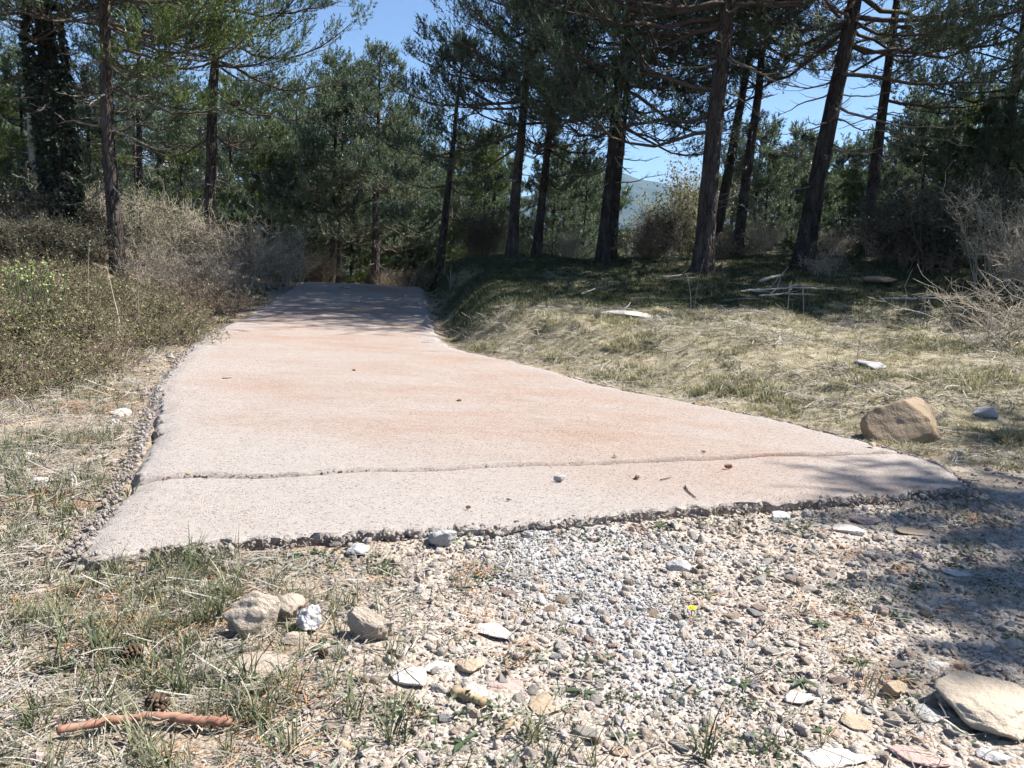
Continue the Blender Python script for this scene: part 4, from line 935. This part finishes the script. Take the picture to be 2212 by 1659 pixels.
def polar(rng, rho, r0, r1, a=.80):
    n = int(rho * (r1 * r1 - r0 * r0) * a)
    r = np.sqrt(rng.uniform(r0 * r0, r1 * r1, n)); t = rng.uniform(-a, a, n)
    return r * np.sin(t), r * np.cos(t)
def bands(rng, spec, prob):
    X, Y, S = [], [], []
    for rho, r0, r1, sc in spec:
        x, y = polar(rng, rho, r0, r1); k = rng.random(len(x)) < prob(x, y); k &= ~inslab(x, y, .05)
        if r0 < 6:
            for fx, fy, fw, fd in FOOT: k &= ((x - fx) / (fw * 1.02)) ** 2 + ((y - fy + .01) / (fd * 1.05)) ** 2 > 1
        X.append(x[k]); Y.append(y[k]); S.append(np.full(int(k.sum()), sc))
    return np.concatenate(X), np.concatenate(Y), np.concatenate(S)
def put(name, rng, x, y, sc, protos, label, dz=0.0, tilt=.15, zs=None):
    z = hground(x, y) + dz; n = len(x)
    scl = np.stack([sc, sc, sc if zs is None else zs], -1)
    return scatter(name, np.stack([x, y, z], -1), rng.uniform(0, 2 * PI, n), rng.normal(0, tilt, (n, 2)), scl, rng.integers(0, len(protos), n), protos, label)

R1 = np.random.default_rng(500)
dl_ = lambda x, y: xl(np.maximum(y, 0)) - x
# gravel and crumbs
def p_gravel(x, y): return np.clip(m_gravel(x, y) * (.7 + .6 * sm(fbm(x * 2.2, y * 2.2, 111), -.12, .12)) + .26 * (1 - m_lawn(x, y)), 0, 1) * (1 - .6 * m_crush(x, y))
peb = []
for i in range(10):
    V, F = rock(400 + i, 1, 11, .05, (.3, .75)); r_ = np.random.default_rng(i); peb.append(mesh_np('pebble', V * np.array([1, r_.uniform(.45, .95), r_.uniform(.3, .75)]), F, M['pebble'], False))
x, y, s_ = bands(R1, [(4200, 1.0, 2.4, 1.15), (2800, 2.4, 4.2, 1.3), (350, 4.2, 7.5, 1.6)], p_gravel)
sz = (.0038 + .010 * R1.beta(.9, 3.4, len(x)) + (R1.random(len(x)) < .10) * (.004 + .012 * R1.random(len(x)))) * s_
put('gravel', R1, x, y, sz, peb, 'pale limestone gravel spread over the ground in front of the track', 0.001, .5)
crm = []
for i in range(8):
    V, F = rock(430 + i, 1, 9, .14, (.4, .85)); crm.append(mesh_np('crumb', V * np.array([1, .85, .75]), F, M['crumb'], False))
x, y, s_ = bands(R1, [(9000, 1.3, 3.6, 1.)], lambda x, y: m_crush(x, y) * (.45 + .7 * vn(x * 6, y * 6, 113)))
sz = .003 + .0075 * R1.beta(.9, 3, len(x)) + .014 * (R1.random(len(x)) < .04) * R1.random(len(x))
put('rubble', R1, x, y, sz, crm, 'grey crushed concrete spilled on the gravel below the track edge', .003, .6)
# crumbled concrete along the slab edges and the joint
wm = []
for i in range(8):
    V, F = rock(450 + i, 1, 9, .14, (.4, .85)); wm.append(mesh_np('crumb', V * np.array([1, .85, .75]), F, M['crumb_warm'], False))
def edge_pts(n, A, off, zf):
    t = R1.uniform(0, 1, n) ** 1.3; L = np.concatenate([[0], np.cumsum(np.linalg.norm(np.diff(A, axis=0), axis=1))]); q = t * L[-1]
    p = np.stack([np.interp(q, L, A[:, 0]), np.interp(q, L, A[:, 1])], -1) + off(n); return p
FR = np.array([(-1.31, 2.28), (2.2, 3.56)]); fn = np.array([.336, -.942])
def spill(n, A, nd, w):
    t_ = R1.uniform(0, 1, n) ** (1.25 if len(A) > 2 else 1); L = np.concatenate([[0], np.cumsum(np.linalg.norm(np.diff(A, axis=0), axis=1))]); q = t_ * L[-1]
    p = np.stack([np.interp(q, L, A[:, 0]), np.interp(q, L, A[:, 1])], -1)
    o_ = np.abs(R1.normal(0, w, n)) * (.35 + 1.3 * vn(q * 3.1, q * 0, 117)) - .01
    p = p + nd * o_[:, None]; top = slab_z(p[:, 1]) - .012; gr = hground(p[:, 0], p[:, 1]) + .004
    f = sm(o_ + R1.normal(0, .012, n), -.005, .055 + .5 * w); return np.concatenate([p, np.maximum(top * (1 - f) + gr * f, np.minimum(gr, top))[:, None]], 1)
pp = np.concatenate([spill(2000, FR, fn, .09), spill(4200, LE[:10], np.array([-.95, -.3]), .075), spill(1500, RE[:9], np.array([.75, .6]), .04)]); n_ = len(pp)
sz = .003 + .018 * R1.beta(.7, 3.6, n_)
scatter('edge_rubble', pp, R1.uniform(0, 6.28, n_), R1.normal(0, .6, (n_, 2)), np.stack([sz] * 3, -1), R1.integers(0, 8, n_), wm, 'crumbled concrete along the ragged edge of the slab')
J0, J1 = np.array([-1.52, 3.07]), np.array([2.1, 4.3])
tj = R1.uniform(0.02, .98, 420); pj = J0 + (J1 - J0) * tj[:, None] + np.array([-.33, .94]) * (R1.normal(.015, .014, 420) + (vn((J0[0] + 3.6 * tj) * 3, tj * 0, 81) - .5) * .05)[:, None]
zj = slab_z(pj[:, 1]) + fbm(pj[:, 0] * 1.1, pj[:, 1] * 1.1, 77, 3) * .03 - .004; sz = .003 + .009 * R1.beta(1, 3, 420) * (.5 + vn(tj * 14, tj * 0, 115))
scatter('joint_rubble', np.concatenate([pj, zj[:, None]], 1), R1.uniform(0, 6.28, 420), R1.normal(0, .6, (420, 2)), np.stack([sz] * 3, -1), R1.integers(0, 8, 420), wm, 'small crumbs along the joint across the track')

# grass
gp = [blade_mesh(M['grass'], 510 + i, 10, .080, .0024, .014, .55, .8) for i in range(6)]
lp = [blade_mesh(M['lawn'], 520 + i, 16, .042, .0034, .030, .75, .7) for i in range(6)]
lpf = [blade_mesh(M['shade_tinted_grass'], 530 + i, 12, .055, .0060, .05, .7, .6, segs=2) for i in range(5)]
stp = [blade_mesh(M['straw'], 540 + i, 10, .075, .0021, .05, 0, 0, True) for i in range(6)]
ndp = [blade_mesh(M['needle_litter'], 550 + i, 10, .055, .0014, .035, 0, 0, True, 2) for i in range(5)]
def p_left(x, y): return sm(dl_(x, y), .02, .3) * sm(y, 1.9, 2.6) + (1 - sm(x + fbm(x * 2, y * 2, 121) * .7, -.75, -.15)) * (1 - sm(y, 2.2, 2.7))
patch = lambda x, y, f, sd, a, b: sm(fbm(x * f, y * f, sd), a, b)
x, y, s_ = bands(R1, [(900, 1.0, 2.6, 1.), (520, 2.6, 5, 1.05), (150, 5, 10, 1.3)], lambda x, y: np.clip(p_left(x, y) * patch(x, y, 2.6, 131, -.10, .10) + .07 * patch(x, y, 3.2, 133, .04, .16), 0, 1) * (1 - m_lawn(x, y)) * (1 - m_crush(x, y)))
put('grass', R1, x, y, s_ * R1.uniform(.55, 1.25, len(x)), gp, 'green grass growing among the litter of the near verge')
x, y, s_ = bands(R1, [(800, 2.6, 6, 1.), (420, 6, 9.6, 1.2)], lambda x, y: np.clip(m_lawn(x, y) * (.12 + 1.0 * patch(x, y, 1.9, 141, -.12, .10)), 0, 1))
put('bank_grass', R1, x, y, s_ * R1.uniform(.6, 1.2, len(x)) * (.75 + .9 * patch(x, y, 2.6, 145, -.02, .16)), lp, 'short dry grass on the sunny near slope of the bank')
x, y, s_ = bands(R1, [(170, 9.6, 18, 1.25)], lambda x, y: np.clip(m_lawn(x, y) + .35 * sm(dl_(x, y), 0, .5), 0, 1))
put('shaded_grass', R1, x, y, s_ * R1.uniform(.6, 1.3, len(x)), lpf, 'short grass in the tree shade further back, shade deepened in its colour')
x, y, s_ = bands(R1, [(800, 1.0, 2.6, 1.), (480, 2.6, 5.5, 1.2), (130, 5.5, 10, 1.8)], lambda x, y: np.clip(p_left(x, y) * .7 + .07 * m_gravel(x, y) + m_lawn(x, y) * .7 * patch(x, y, 1.8, 143, -.2, .10), 0, 1) * (1 - .7 * m_crush(x, y)))
put('dry_grass', R1, x, y, s_ * R1.uniform(.6, 1.4, len(x)), stp, 'bleached dead grass lying over the ground', .004, .12)
x, y, s_ = bands(R1, [(420, 1.0, 2.6, 1.), (220, 2.6, 6, 1.25)], lambda x, y: np.clip(.9 * patch(x, y, 2.1, 151, .03, .16) * (.25 + .75 * p_left(x, y)) + .02, 0, 1) * (1 - m_lawn(x, y) * .7) * (1 - m_crush(x, y)))
put('needle_litter', R1, x, y, s_ * R1.uniform(.7, 1.4, len(x)), ndp, 'fallen rusty pine needles in patches on the ground', .006, .12)
# ground cover: tiny leaves
def leaflets(seed, n, size, spread, mat, hmax=.02):
    r = np.random.default_rng(seed); g = Geo(); a = r.uniform(0, 6.28, n); rd = spread * np.sqrt(r.random(n))
    P = np.stack([rd * np.cos(a), rd * np.sin(a), r.uniform(.002, hmax, n)], -1); D = np.stack([np.cos(a), np.sin(a), r.uniform(-.1, .6, n)], -1) + r.normal(0, .5, (n, 3)) * np.array([1, 1, .4])
    leaf_cards(g, P, D, size * r.uniform(.6, 1.3, n), r, .55); return g.mesh('leaflets', mat)
gcp = [leaflets(560 + i, 26, .013, .035, M['leaf_weed']) for i in range(5)]
x, y, s_ = bands(R1, [(190, 1.0, 2.7, .9), (110, 2.7, 4.5, 1.)], lambda x, y: np.clip(patch(x, y, 3.4, 161, .06, .16), 0, 1) * (1 - m_lawn(x, y)) * (1 - .8 * m_crush(x, y)))
put('ground_cover', R1, x, y, s_ * R1.uniform(.6, 1.5, len(x)), gcp, 'tiny-leaved green ground cover among the gravel')

# ------------------------------------------------------------------ many small stones
# the many alike small stones: copies of twelve shapes in four colours
SM = []
for i in range(12):
    V, F = rock(700 + i, 2, 12, .09, (.45, .9)); r_ = np.random.default_rng(i + 90)
    SM.append([mesh_np('stone', V * np.array([1, r_.uniform(.6, .95), r_.uniform(.3, .65)]), F, M[m], False) for m in ('stone_pale', 'stone_tan', 'stone_grey', 'stone_pink')])
R2 = np.random.default_rng(801); n_small = 0
SL = ['small pale stone in the gravel before the track', 'small tan stone in the gravel before the track', 'small grey stone in the gravel before the track', 'small pinkish stone in the gravel before the track']
while n_small < 250:
    x, y = polar(R2, 4, 1.15, 3.9, .72)
    for a, b in zip(x, y):
        if n_small >= 250: break
        if R2.random() > float(m_gravel(a, b)) * .9 + .12 or inslab(a, b, .12): continue
        m = int(R2.choice(4, p=[.52, .22, .16, .10])); sz = .011 + .025 * R2.beta(1.1, 2.2)
        obj('stone', SM[R2.integers(12)][m], loc=(a, b, float(hground(a, b)) + sz * .12), rot=(R2.normal(0, .2), R2.normal(0, .2), R2.uniform(0, 6.28)), scale=(sz,) * 3, label=SL[m], cat='stone', group='small stones of the gravel')
        n_small += 1

# ------------------------------------------------------------------ sticks, wood, cones
def stick(pts, r, mat, label, name='stick', cat='stick', onslab=False, group=None, n=7, taper=.5, knots=.12, forks=0, seed=0, lift=0.0):
    rg = np.random.default_rng(seed + len(label)); Q = []
    for q in pts:
        p = hit(q[0], q[1], onslab); p[2] += r * .8 + (q[2] if len(q) > 2 else 0) + lift; Q.append(p)
    Q = np.array(Q); t = np.linspace(0, len(Q) - 1, 7 * (len(Q) - 1) + 1); i = np.minimum(t.astype(int), len(Q) - 2); f = (t - i)[:, None]
    P = Q[i] * (1 - f) + Q[i + 1] * f
    for _ in range(2): P[1:-1] = (P[:-2] + 2 * P[1:-1] + P[2:]) / 4
    Ls = np.linalg.norm(P[-1] - P[0]); P[1:-1] += rg.normal(0, .006 * Ls, P[1:-1].shape) * np.array([1, 1, .5])
    o = P[0].copy(); u = np.linspace(0, 1, len(P)); R = r * (1 - (1 - taper) * u) * (1 + rg.uniform(-knots, knots, len(P)))
    R[0] *= .6; g = Geo(); V, F = tubes(P - o, R, n); g.add(V, F)
    k = len(P); V2 = np.array([P[0] - o, P[-1] - o]); e0 = [(k * n, (j + 1) % n, j) for j in range(n)]; e1 = [(k * n + 1, (k - 1) * n + j, (k - 1) * n + (j + 1) % n) for j in range(n)]
    g.V.append(V2); g.A.append(np.full(2, .5)); g.T.append(np.array(e0 + e1)); g.n += 2
    for _ in range(forks):
        j = rg.integers(2, len(P) - 2); d = nrm(nrm(P[-1] - P[0]) * .8 + rg.normal(0, .6, 3) * np.array([1, 1, .5]) + np.array([0, 0, .25])); L = Ls * rg.uniform(.15, .4); uu = np.linspace(0, 1, 5)
        B = P[j] - o + L * uu[:, None] * d + rg.normal(0, .03, (5, 3)) * L * uu[:, None]; V, F = tubes(B, R[j] * .5 * (1 - .7 * uu), 5); g.add(V, F)
    return obj(name, g.mesh(name, M[mat], True), loc=o, label=label, cat=cat, group=group)
stick([(498, 1583), (420, 1578), (330, 1568), (230, 1580), (125, 1603)], .0105, 'red_branch', 'reddish-barked branch lying in the grass at the bottom left', 'branch', 'branch', n=10, taper=.75, knots=.08, lift=.016)
stick([(505, 1312), (440, 1292), (350, 1290), (270, 1300)], .0045, 'grey_stick', 'thin grey twig arching through the grass below the track corner', 'twig', 'twig', forks=1)
stick([(175, 1265), (300, 1300), (430, 1276)], .0035, 'grey_stick', 'thin dark twig in the grass left of the arching one', 'twig', 'twig')
stick([(288, 756), (262, 715), (225, 675, .08), (206, 653, .2)], .011, 'pale_stick', 'long curved pale stick leaning in the brambles', forks=1, taper=.6)
stick([(1480, 1050), (1487, 1064), (1503, 1076)], .0042, 'cone', 'bent dark twig on the track near its front edge', 'twig', 'twig', onslab=True)
stick([(1425, 1038), (1450, 1031)], .003, 'cone', 'tiny straight twig on the track beside the reddish stone', 'twig', 'twig', onslab=True)
stick([(1045, 741), (1060, 742)], .004, 'cone', 'tiny twig far up the track near its right edge', 'twig', 'twig', onslab=True)
stick([(480, 818), (500, 817)], .004, 'cone', 'tiny twig on the track towards its left edge', 'twig', 'twig', onslab=True)
stick([(1632, 1247), (1665, 1250), (1700, 1262), (1724, 1275)], .0035, 'cone', 'thin dark twig on the gravel between two green weeds', 'twig', 'twig', lift=.006)
stick([(2022, 1556), (2050, 1572), (2085, 1596)], .0052, 'pale_stick', 'pale peeled stick against the large flat rock', lift=.006)
stick([(975, 1500), (1010, 1512), (1045, 1528)], .013, 'rotten_wood', 'rotten brown piece of wood below the near stone cluster', 'wood_piece', 'wood', n=6, taper=.9, knots=.2)
stick([(1110, 1560), (1090, 1580), (1068, 1600)], .008, 'rotten_wood', 'split sliver of pale wood below the rotten piece', 'wood_piece', 'wood', n=5, taper=.5)
stick([(1640, 612), (1662, 608, .04), (1690, 604, .05)], .028, 'pale_stick', 'short pale broken limb on the shaded bank', 'branch', 'branch', taper=.8)
stick([(1600, 636), (1660, 632), (1720, 628), (1800, 632)], .020, 'pale_stick', 'longest pale fallen branch in the sunlit litter of the bank', 'branch', 'branch', forks=4, seed=4, lift=.03)
stick([(1640, 644), (1690, 640), (1760, 642)], .016, 'pale_stick', 'pale fallen branch just below the longest one on the bank', 'branch', 'branch', forks=3, seed=5, lift=.02)
stick([(1650, 624), (1740, 622), (1830, 628)], .012, 'dead_twig', 'grey fallen branch just above the longest pale one on the bank', 'branch', 'branch', forks=3, seed=6, lift=.02)
stick([(1900, 651), (1970, 650), (2040, 650), (2085, 646)], .016, 'pale_stick', 'straight pale branch lying in the shaded grass near the leafless branchwork', 'branch', 'branch', forks=2, seed=7, lift=.02)
stick([(2000, 585), (2050, 588), (2100, 585)], .016, 'dead_twig', 'dark fallen branch before the large dark bush', 'branch', 'branch', forks=2, seed=8, lift=.02)
stick([(1430, 605), (1470, 600), (1500, 596)], .014, 'dead_twig', 'dead branch left of the thickest trunk foot', 'branch', 'branch', forks=3, seed=9, lift=.03)
stick([(1440, 612), (1480, 604), (1512, 604)], .012, 'dead_twig', 'second dead branch crossing the one left of the thickest trunk foot', 'branch', 'branch', forks=3, seed=10, lift=.02)
stick([(1560, 655), (1600, 650), (1640, 651)], .012, 'dead_twig', 'dark stick in shade at the crest of the sunny bank', seed=11, lift=.02)
stick([(1255, 640), (1285, 628)], .014, 'pale_stick', 'short pale stick in the shade right of the track end', seed=12, lift=.02)
stick([(2000, 1052), (2060, 1040), (2110, 1044)], .004, 'cone', 'dark twig at the right tip of the track', 'twig', 'twig', lift=.01)
GK = 'dead twigs littering the left verge'
R3 = np.random.default_rng(900)
for i in range(46):
    a = R3.uniform(60, 380); b = R3.uniform(745, 1130)
    if a > 360 - (b - 745) * .45 - 20: a = R3.uniform(20, max(60, 330 - (b - 745) * .45))
    L = R3.uniform(25, 90); th = R3.normal(0, .35)
    stick([(a, b), (a + L * .5 * math.cos(th), b + L * .25 * math.sin(th) + R3.normal(0, 3)), (a + L * math.cos(th), b + L * .5 * math.sin(th))], R3.uniform(.0025, .005), 'grey_stick', 'thin grey dead twig lying on the left verge', 'twig', 'twig', group=GK, n=5, seed=i, lift=.008)
GK2 = 'dead twigs littering the sunny bank'
for i in range(30):
    a = R3.uniform(1150, 2180); b = R3.uniform(700, 760 + (a - 1150) * .14); L = R3.uniform(20, 80); th = R3.normal(0, .5)
    stick([(a, b), (a + L * .5 * math.cos(th), b + L * .25 * math.sin(th) + R3.normal(0, 3)), (a + L * math.cos(th), b + L * .5 * math.sin(th))], R3.uniform(.003, .006), 'grey_stick', 'thin bleached twig lying on the sunny bank', 'twig', 'twig', group=GK2, n=5, seed=i + 50, lift=.02)
GK3 = 'dead twigs in the near grass'
for i in range(22):
    a = R3.uniform(30, 900); b = R3.uniform(1290, 1640); L = R3.uniform(30, 110); th = R3.normal(0, .5)
    stick([(a, b), (a + L * .5 * math.cos(th), b + L * .3 * math.sin(th) + R3.normal(0, 4)), (a + L * math.cos(th), b + L * .6 * math.sin(th))], R3.uniform(.0012, .0026), 'grey_stick', 'thin dead twig in the near grass', 'twig', 'twig', group=GK3, n=5, seed=i + 90, lift=.006)

def cone_mesh():
    g = Geo(); r = np.random.default_rng(3); V, F = ICO[2]; g.add(V * np.array([.010, .010, .022]) + np.array([0, 0, .022]), F)
    for i in range(70):
        t = i / 69; a = i * 2.39996; z = .004 + .036 * t; rr = .010 * math.sin(PI * (.15 + .8 * t)) + .002; L = .013 * (1 - .45 * t)
        d = np.array([math.cos(a), math.sin(a), .15 + .9 * t]); d /= np.linalg.norm(d); sd = np.array([-math.sin(a), math.cos(a), 0]); b = np.array([rr * math.cos(a) * .5, rr * math.sin(a) * .5, z]); w = .0055 * (1 - .3 * t)
        tip = b + d * (L + rr * .5); up_ = np.cross(d, sd) * .002
        V = np.array([b - sd * w * .4, b + sd * w * .4, tip + sd * w, tip - sd * w, tip + d * .003 + up_, b + d * L * .6 + up_ * 1.4])
        g.add(V, [(0, 1, 2), (0, 2, 3), (3, 2, 4), (0, 5, 1), (1, 5, 2), (2, 5, 4), (4, 5, 3), (3, 5, 0)])
    return g.mesh('cone', M['cone'])
CM = cone_mesh()
for (u, v, lb, rr) in [(105, 1074, 'dark pine cone in the left verge grass', 1.4), (312, 1428, 'open pine cone beside the tan crumbling lump', 1.6), (356, 1545, 'dark pine cone above the reddish branch', 1.5), (685, 1425, 'small pine cone right of the buried flat rock', .8), (145, 1290, 'pine cone in the grass under the thin dark twig', 1.0)]:
    p = hit(u, v); obj('pine_cone', CM, loc=(p[0], p[1], p[2] + .013), rot=(1.4, .2, u * .7), scale=(rr * .72,) * 3, label=lb, cat='pine cone')

# ------------------------------------------------------------------ weeds, flowers, stalks
def leaf_mesh(seed, w=.22, curl=.5, fold=.12, mat='leaf_weed'):
    g = Geo(); u = np.linspace(0, 1, 7); wd = w * np.sin(PI * u ** .8) ** .8 * .5; wd[0] = .02; wd[-1] = 0.003
    z = .35 * u - curl * u ** 2; V = []
    for i in range(7): V += [(-wd[i], u[i], z[i] + fold * wd[i] * 2), (0, u[i], z[i]), (wd[i], u[i], z[i] + fold * wd[i] * 2)]
    T = []
    for i in range(6):
        for j in (0, 1): a = 3 * i + j; T += [(a, a + 1, a + 4), (a, a + 4, a + 3)]
    g.add(V, T, np.random.default_rng(seed).uniform(0, 1)); return g.mesh('leaf', M[mat], True)
LM = [leaf_mesh(i, w, c) for i, (w, c) in enumerate([(.22, .5), (.26, .35), (.20, .65), (.30, .45)])]
def weed(u, v, n, L, label, group, seed, wide=1.0):
    r = np.random.default_rng(seed); p = hit(u, v)
    e = obj('weed', None, loc=(p[0], p[1], p[2] + .003), rot=(0, 0, r.uniform(0, 6.28)), label=label, cat='plant', group=group)
    for i in range(n):
        s_ = L * r.uniform(.6, 1.1); obj('leaf', LM[r.integers(4)], e, rot=(r.normal(.05, .2), r.normal(0, .2), i * 2.4 + r.uniform(-.3, .3)), scale=(s_ * wide, s_, s_))
GW = 'leafy weeds on the gravel'
for i, (u, v, n, L, lb) in enumerate([(1000, 1610, 7, .05, 'round-leaved weed at the bottom middle'), (1260, 1500, 6, .06, 'grey-leaved weed with long leaves right of the tan oval stone'), (1035, 1250, 6, .05, 'green weed among small stones below the grey-white chunk'), (1525, 1285, 7, .045, 'dark green rosette just above the yellow flower'), (1650, 1240, 8, .045, 'bright green weed at the end of the thin dark twig'),
        (1770, 1350, 7, .055, 'green weed patch in the half shade'), (1940, 1335, 8, .05, 'green weed in the shade edge, broad and low'), (1860, 1435, 7, .055, 'long-leaved weed above the blocky tan stone'), (1950, 1470, 6, .05, 'narrow green weed right of the blocky stone'), (2105, 1600, 6, .055, 'pale-leaved weed below the large flat rock'), (1790, 1590, 6, .05, 'weed with grey leaves near the whitish flat stone'), (1730, 1475, 7, .05, 'weed half under the broad pale stone'),
        (560, 1210, 7, .05, 'leafy weed at the foot of the track edge, left'), (640, 1200, 8, .05, 'bright leafy weed at the foot of the track edge, left of the grey rough chunk'), (690, 1195, 7, .045, 'leafy weed touching the grey rough chunk'), (1380, 1120, 8, .05, 'low green weed close under the track edge, middle'), (1430, 1135, 8, .045, 'mossy green weed close under the track edge, right of the low one'), (700, 1400, 6, .06, 'crinkled pale green leaf cluster near the small pine cone'),
        (1345, 1600, 7, .045, 'small green weed at the bottom, by the ochre angular stone'), (850, 1240, 6, .045, 'small weed in the pebbles below the track edge'), (1980, 1270, 7, .05, 'weed in deep shade near the pale flat stone'), (2190, 1380, 6, .055, 'pale-leaved weed at the right photo edge'), (1600, 1480, 6, .05, 'weed among grey crumbs, bottom right of the yellow flower'), (1180, 1430, 7, .04, 'small bright weed at the lower end of the crushed concrete'), (930, 1560, 6, .05, 'weed left of the rotten wood')]):
    weed(u, v, n, L, lb, GW, 950 + i)
def big_tuft(u, v, label, seed, n=22, L=.13, W=.0036, mat='grass', group=None, name='grass_tuft', lean=.5):
    p = hit(u, v); return obj(name, blade_mesh(M[mat], seed, n, L, W, .022, lean, .9, segs=5), loc=p, label=label, cat='grass', group=group)
GG = 'larger grass tufts of the near ground'
for i, (u, v, lb) in enumerate([(240, 1190, 'grass tuft against the near left corner of the track'), (505, 1285, 'tall grass tuft left of the small tan lump'), (470, 1345, 'tall grass tuft just left of the largest concrete lump'), (440, 1350, 'dense dark grass tuft left of the tall one by the lump'), (360, 1240, 'grass tuft in front of the track corner'), (420, 1215, 'grass tuft growing out of the track edge on the left'), (530, 1470, 'bent grass tuft over the buried flat rock'), (390, 1500, 'grass tuft between the crumbling lump and the cone'), (560, 1560, 'grass tuft right of the reddish branch end'), (620, 1640, 'grass tuft at the bottom edge right of the branch'),
        (120, 1450, 'grass tuft in the left foreground'), (60, 1350, 'grass tuft at the left photo edge'), (220, 1420, 'dark grass tuft left of the crumbling lump'), (300, 1600, 'grass tuft below the reddish branch'), (760, 1560, 'grass tuft above the ochre stone'), (860, 1600, 'grass tuft at the bottom left of middle'), (1520, 1640, 'grass tuft at the bottom right of middle'), (140, 1120, 'grass tuft on the left verge below the cone'), (280, 1085, 'grass tuft beside the left track edge'), (1150, 1600, 'grass tuft below the wood sliver')]):
    big_tuft(u, v, lb, 970 + i, L=.115, group=GG)
GY = 'tall dry grass clumps'
for i, (u, v, lb, L) in enumerate([(975, 622, 'tall dry grass clump at the right track end', .42), (940, 615, 'dry grass clump left of the tall one at the track end', .35), (640, 600, 'dry grass clump at the left track end', .38), (600, 605, 'dry grass clump left of the track end one', .3), (1290, 690, 'dry grass clump left of the white ledge', .16), (1080, 700, 'dry grass clump in the shaded ditch by the track', .18), (2150, 720, 'dry grass clump under the leafless branchwork', .2)]):
    big_tuft(u, v, lb, 1000 + i, 60, L, .007, 'straw', GY, 'grass_clump', .35)
GZ = 'single dry stalks'
for i, (u, v, h, r_, lb) in enumerate([(1500, 672, .62, .5, 'tallest dry stalk against the shade in front of the thickest trunk'), (1492, 672, .42, -.6, 'shorter dry stalk beside the tallest'), (1700, 690, .4, .2, 'dry stalk on the bank crest right of the tall pair'), (1735, 688, .38, -.3, 'dry stalk further right on the bank crest'), (190, 700, .9, .1, 'tall thin stalk over the left brambles'), (300, 735, .8, -.1, 'thin stalk in the brambles near the curved stick'), (1850, 800, .3, .4, 'dark dry stalk on the sunny bank')]):
    p = hit(u, v); uu = np.linspace(0, 1, 8); P = np.stack([r_ * .25 * h * uu ** 2, .05 * uu, h * uu], -1); V, F = tubes(P, .0045 * (1 - .6 * uu), 5); g = Geo(); g.add(V, F)
    rr = np.random.default_rng(i); hp = P[-1] - rr.uniform(0, .12, (14, 1)) * np.array([r_ * .4, 0, 1]); leaf_cards(g, hp, rr.normal(0, .5, (14, 3)) + np.array([0, 0, 1]), np.full(14, .03), rr, .25)
    obj('grass_stalk', g.mesh('grass_stalk', M['straw']), loc=p, label=lb, cat='grass', group=GZ)
# yellow flower
p = hit(1493, 1338); fl = obj('yellow_flower', None, loc=p, label='yellow dandelion-like flower on the gravel', cat='flower')
uu = np.linspace(0, 1, 5); V, F = tubes(np.stack([0 * uu, 0 * uu, .032 * uu], -1), .0014 + 0 * uu, 6); g = Geo(); g.add(V, F); obj('stem', g.mesh('stem', M['leaf_weed'], True), fl)
g = Geo(); V, F = ICO[2]; g.add(V * np.array([.006, .006, .004]) + np.array([0, 0, .034]), F); obj('flower_head', g.mesh('flower_head', M['petal'], True), fl)
pm = leaf_mesh(5, .28, .25, .05, 'petal')
for i in range(22):
    s_ = .016 if i < 13 else .011; obj('petal', pm, fl, loc=(0, 0, .033 + .002 * (i >= 13)), rot=(.12 + .35 * (i >= 13), 0, i * 2.4), scale=(s_ * 1.1, s_, s_))
for i in range(6): obj('leaf', LM[i % 4], fl, rot=(0, 0, i * 1.05), scale=(.035, .05, .05))
# pale green flower heads in the brambles
def heads(u, d, zoff, label, seed, sc=1.0):
    r = np.random.default_rng(seed); p = base_at(u, d); e = obj('flowering_plant', None, loc=p, scale=(sc,) * 3, label=label, cat='plant')
    g = Geo(); n = 11; a = r.uniform(0, 6.28, n); R = .22 * np.sqrt(r.random(n)); top = np.stack([R * np.cos(a), R * np.sin(a), zoff + r.uniform(-.08, .06, n)], -1); uu = np.linspace(0, 1, 5)
    P = top[:, None] * np.array([.3, .3, 0]) * (1 - uu)[None, :, None] + top[:, None] * uu[None, :, None]; V, F = tubes(P, np.full((n, 5), .005), 4); g.add(V, F)
    obj('stems', g.mesh('stems', M['leaf_weed']), e)
    for k in range(n):
        h = Geo(); q = top[k] + r.normal(0, .012, (14, 3)); leaf_cards(h, q, r.normal(0, .7, (14, 3)) + np.array([0, 0, -.2]), np.full(14, .026), r, .85); obj('flower_head', h.mesh('flower_head', M['leaf_hell']), e)
heads(55, 7.3, .62, 'pale green flower heads in the brambles, left one of two', 1); heads(108, 7.0, .6, 'pale green flower heads in the brambles, right one of two', 2); heads(543, 13.4, .25, 'pale green flowering plant on the verge near the track end', 3, .9)

# ------------------------------------------------------------------ air
t = NT('air'); pv = t.n('ShaderNodeVolumePrincipled', {'Color': (.42, .66, 1.0), 'Density': .00024, 'Anisotropy': .2}); t.t.links.new(pv.outputs[0], t.out.inputs['Volume'])
V = np.array([(x, y, z) for x in (-2900, 2900) for y in (-2900, 2900) for z in (-150, 262)], float)
Q = np.array([(0, 1, 3, 2), (4, 6, 7, 5), (0, 4, 5, 1), (2, 3, 7, 6), (0, 2, 6, 4), (1, 5, 7, 3)])
obj('haze', mesh_np('haze', V, Q, t.m), kind='stuff', label='thin blue haze in the air over the valley')
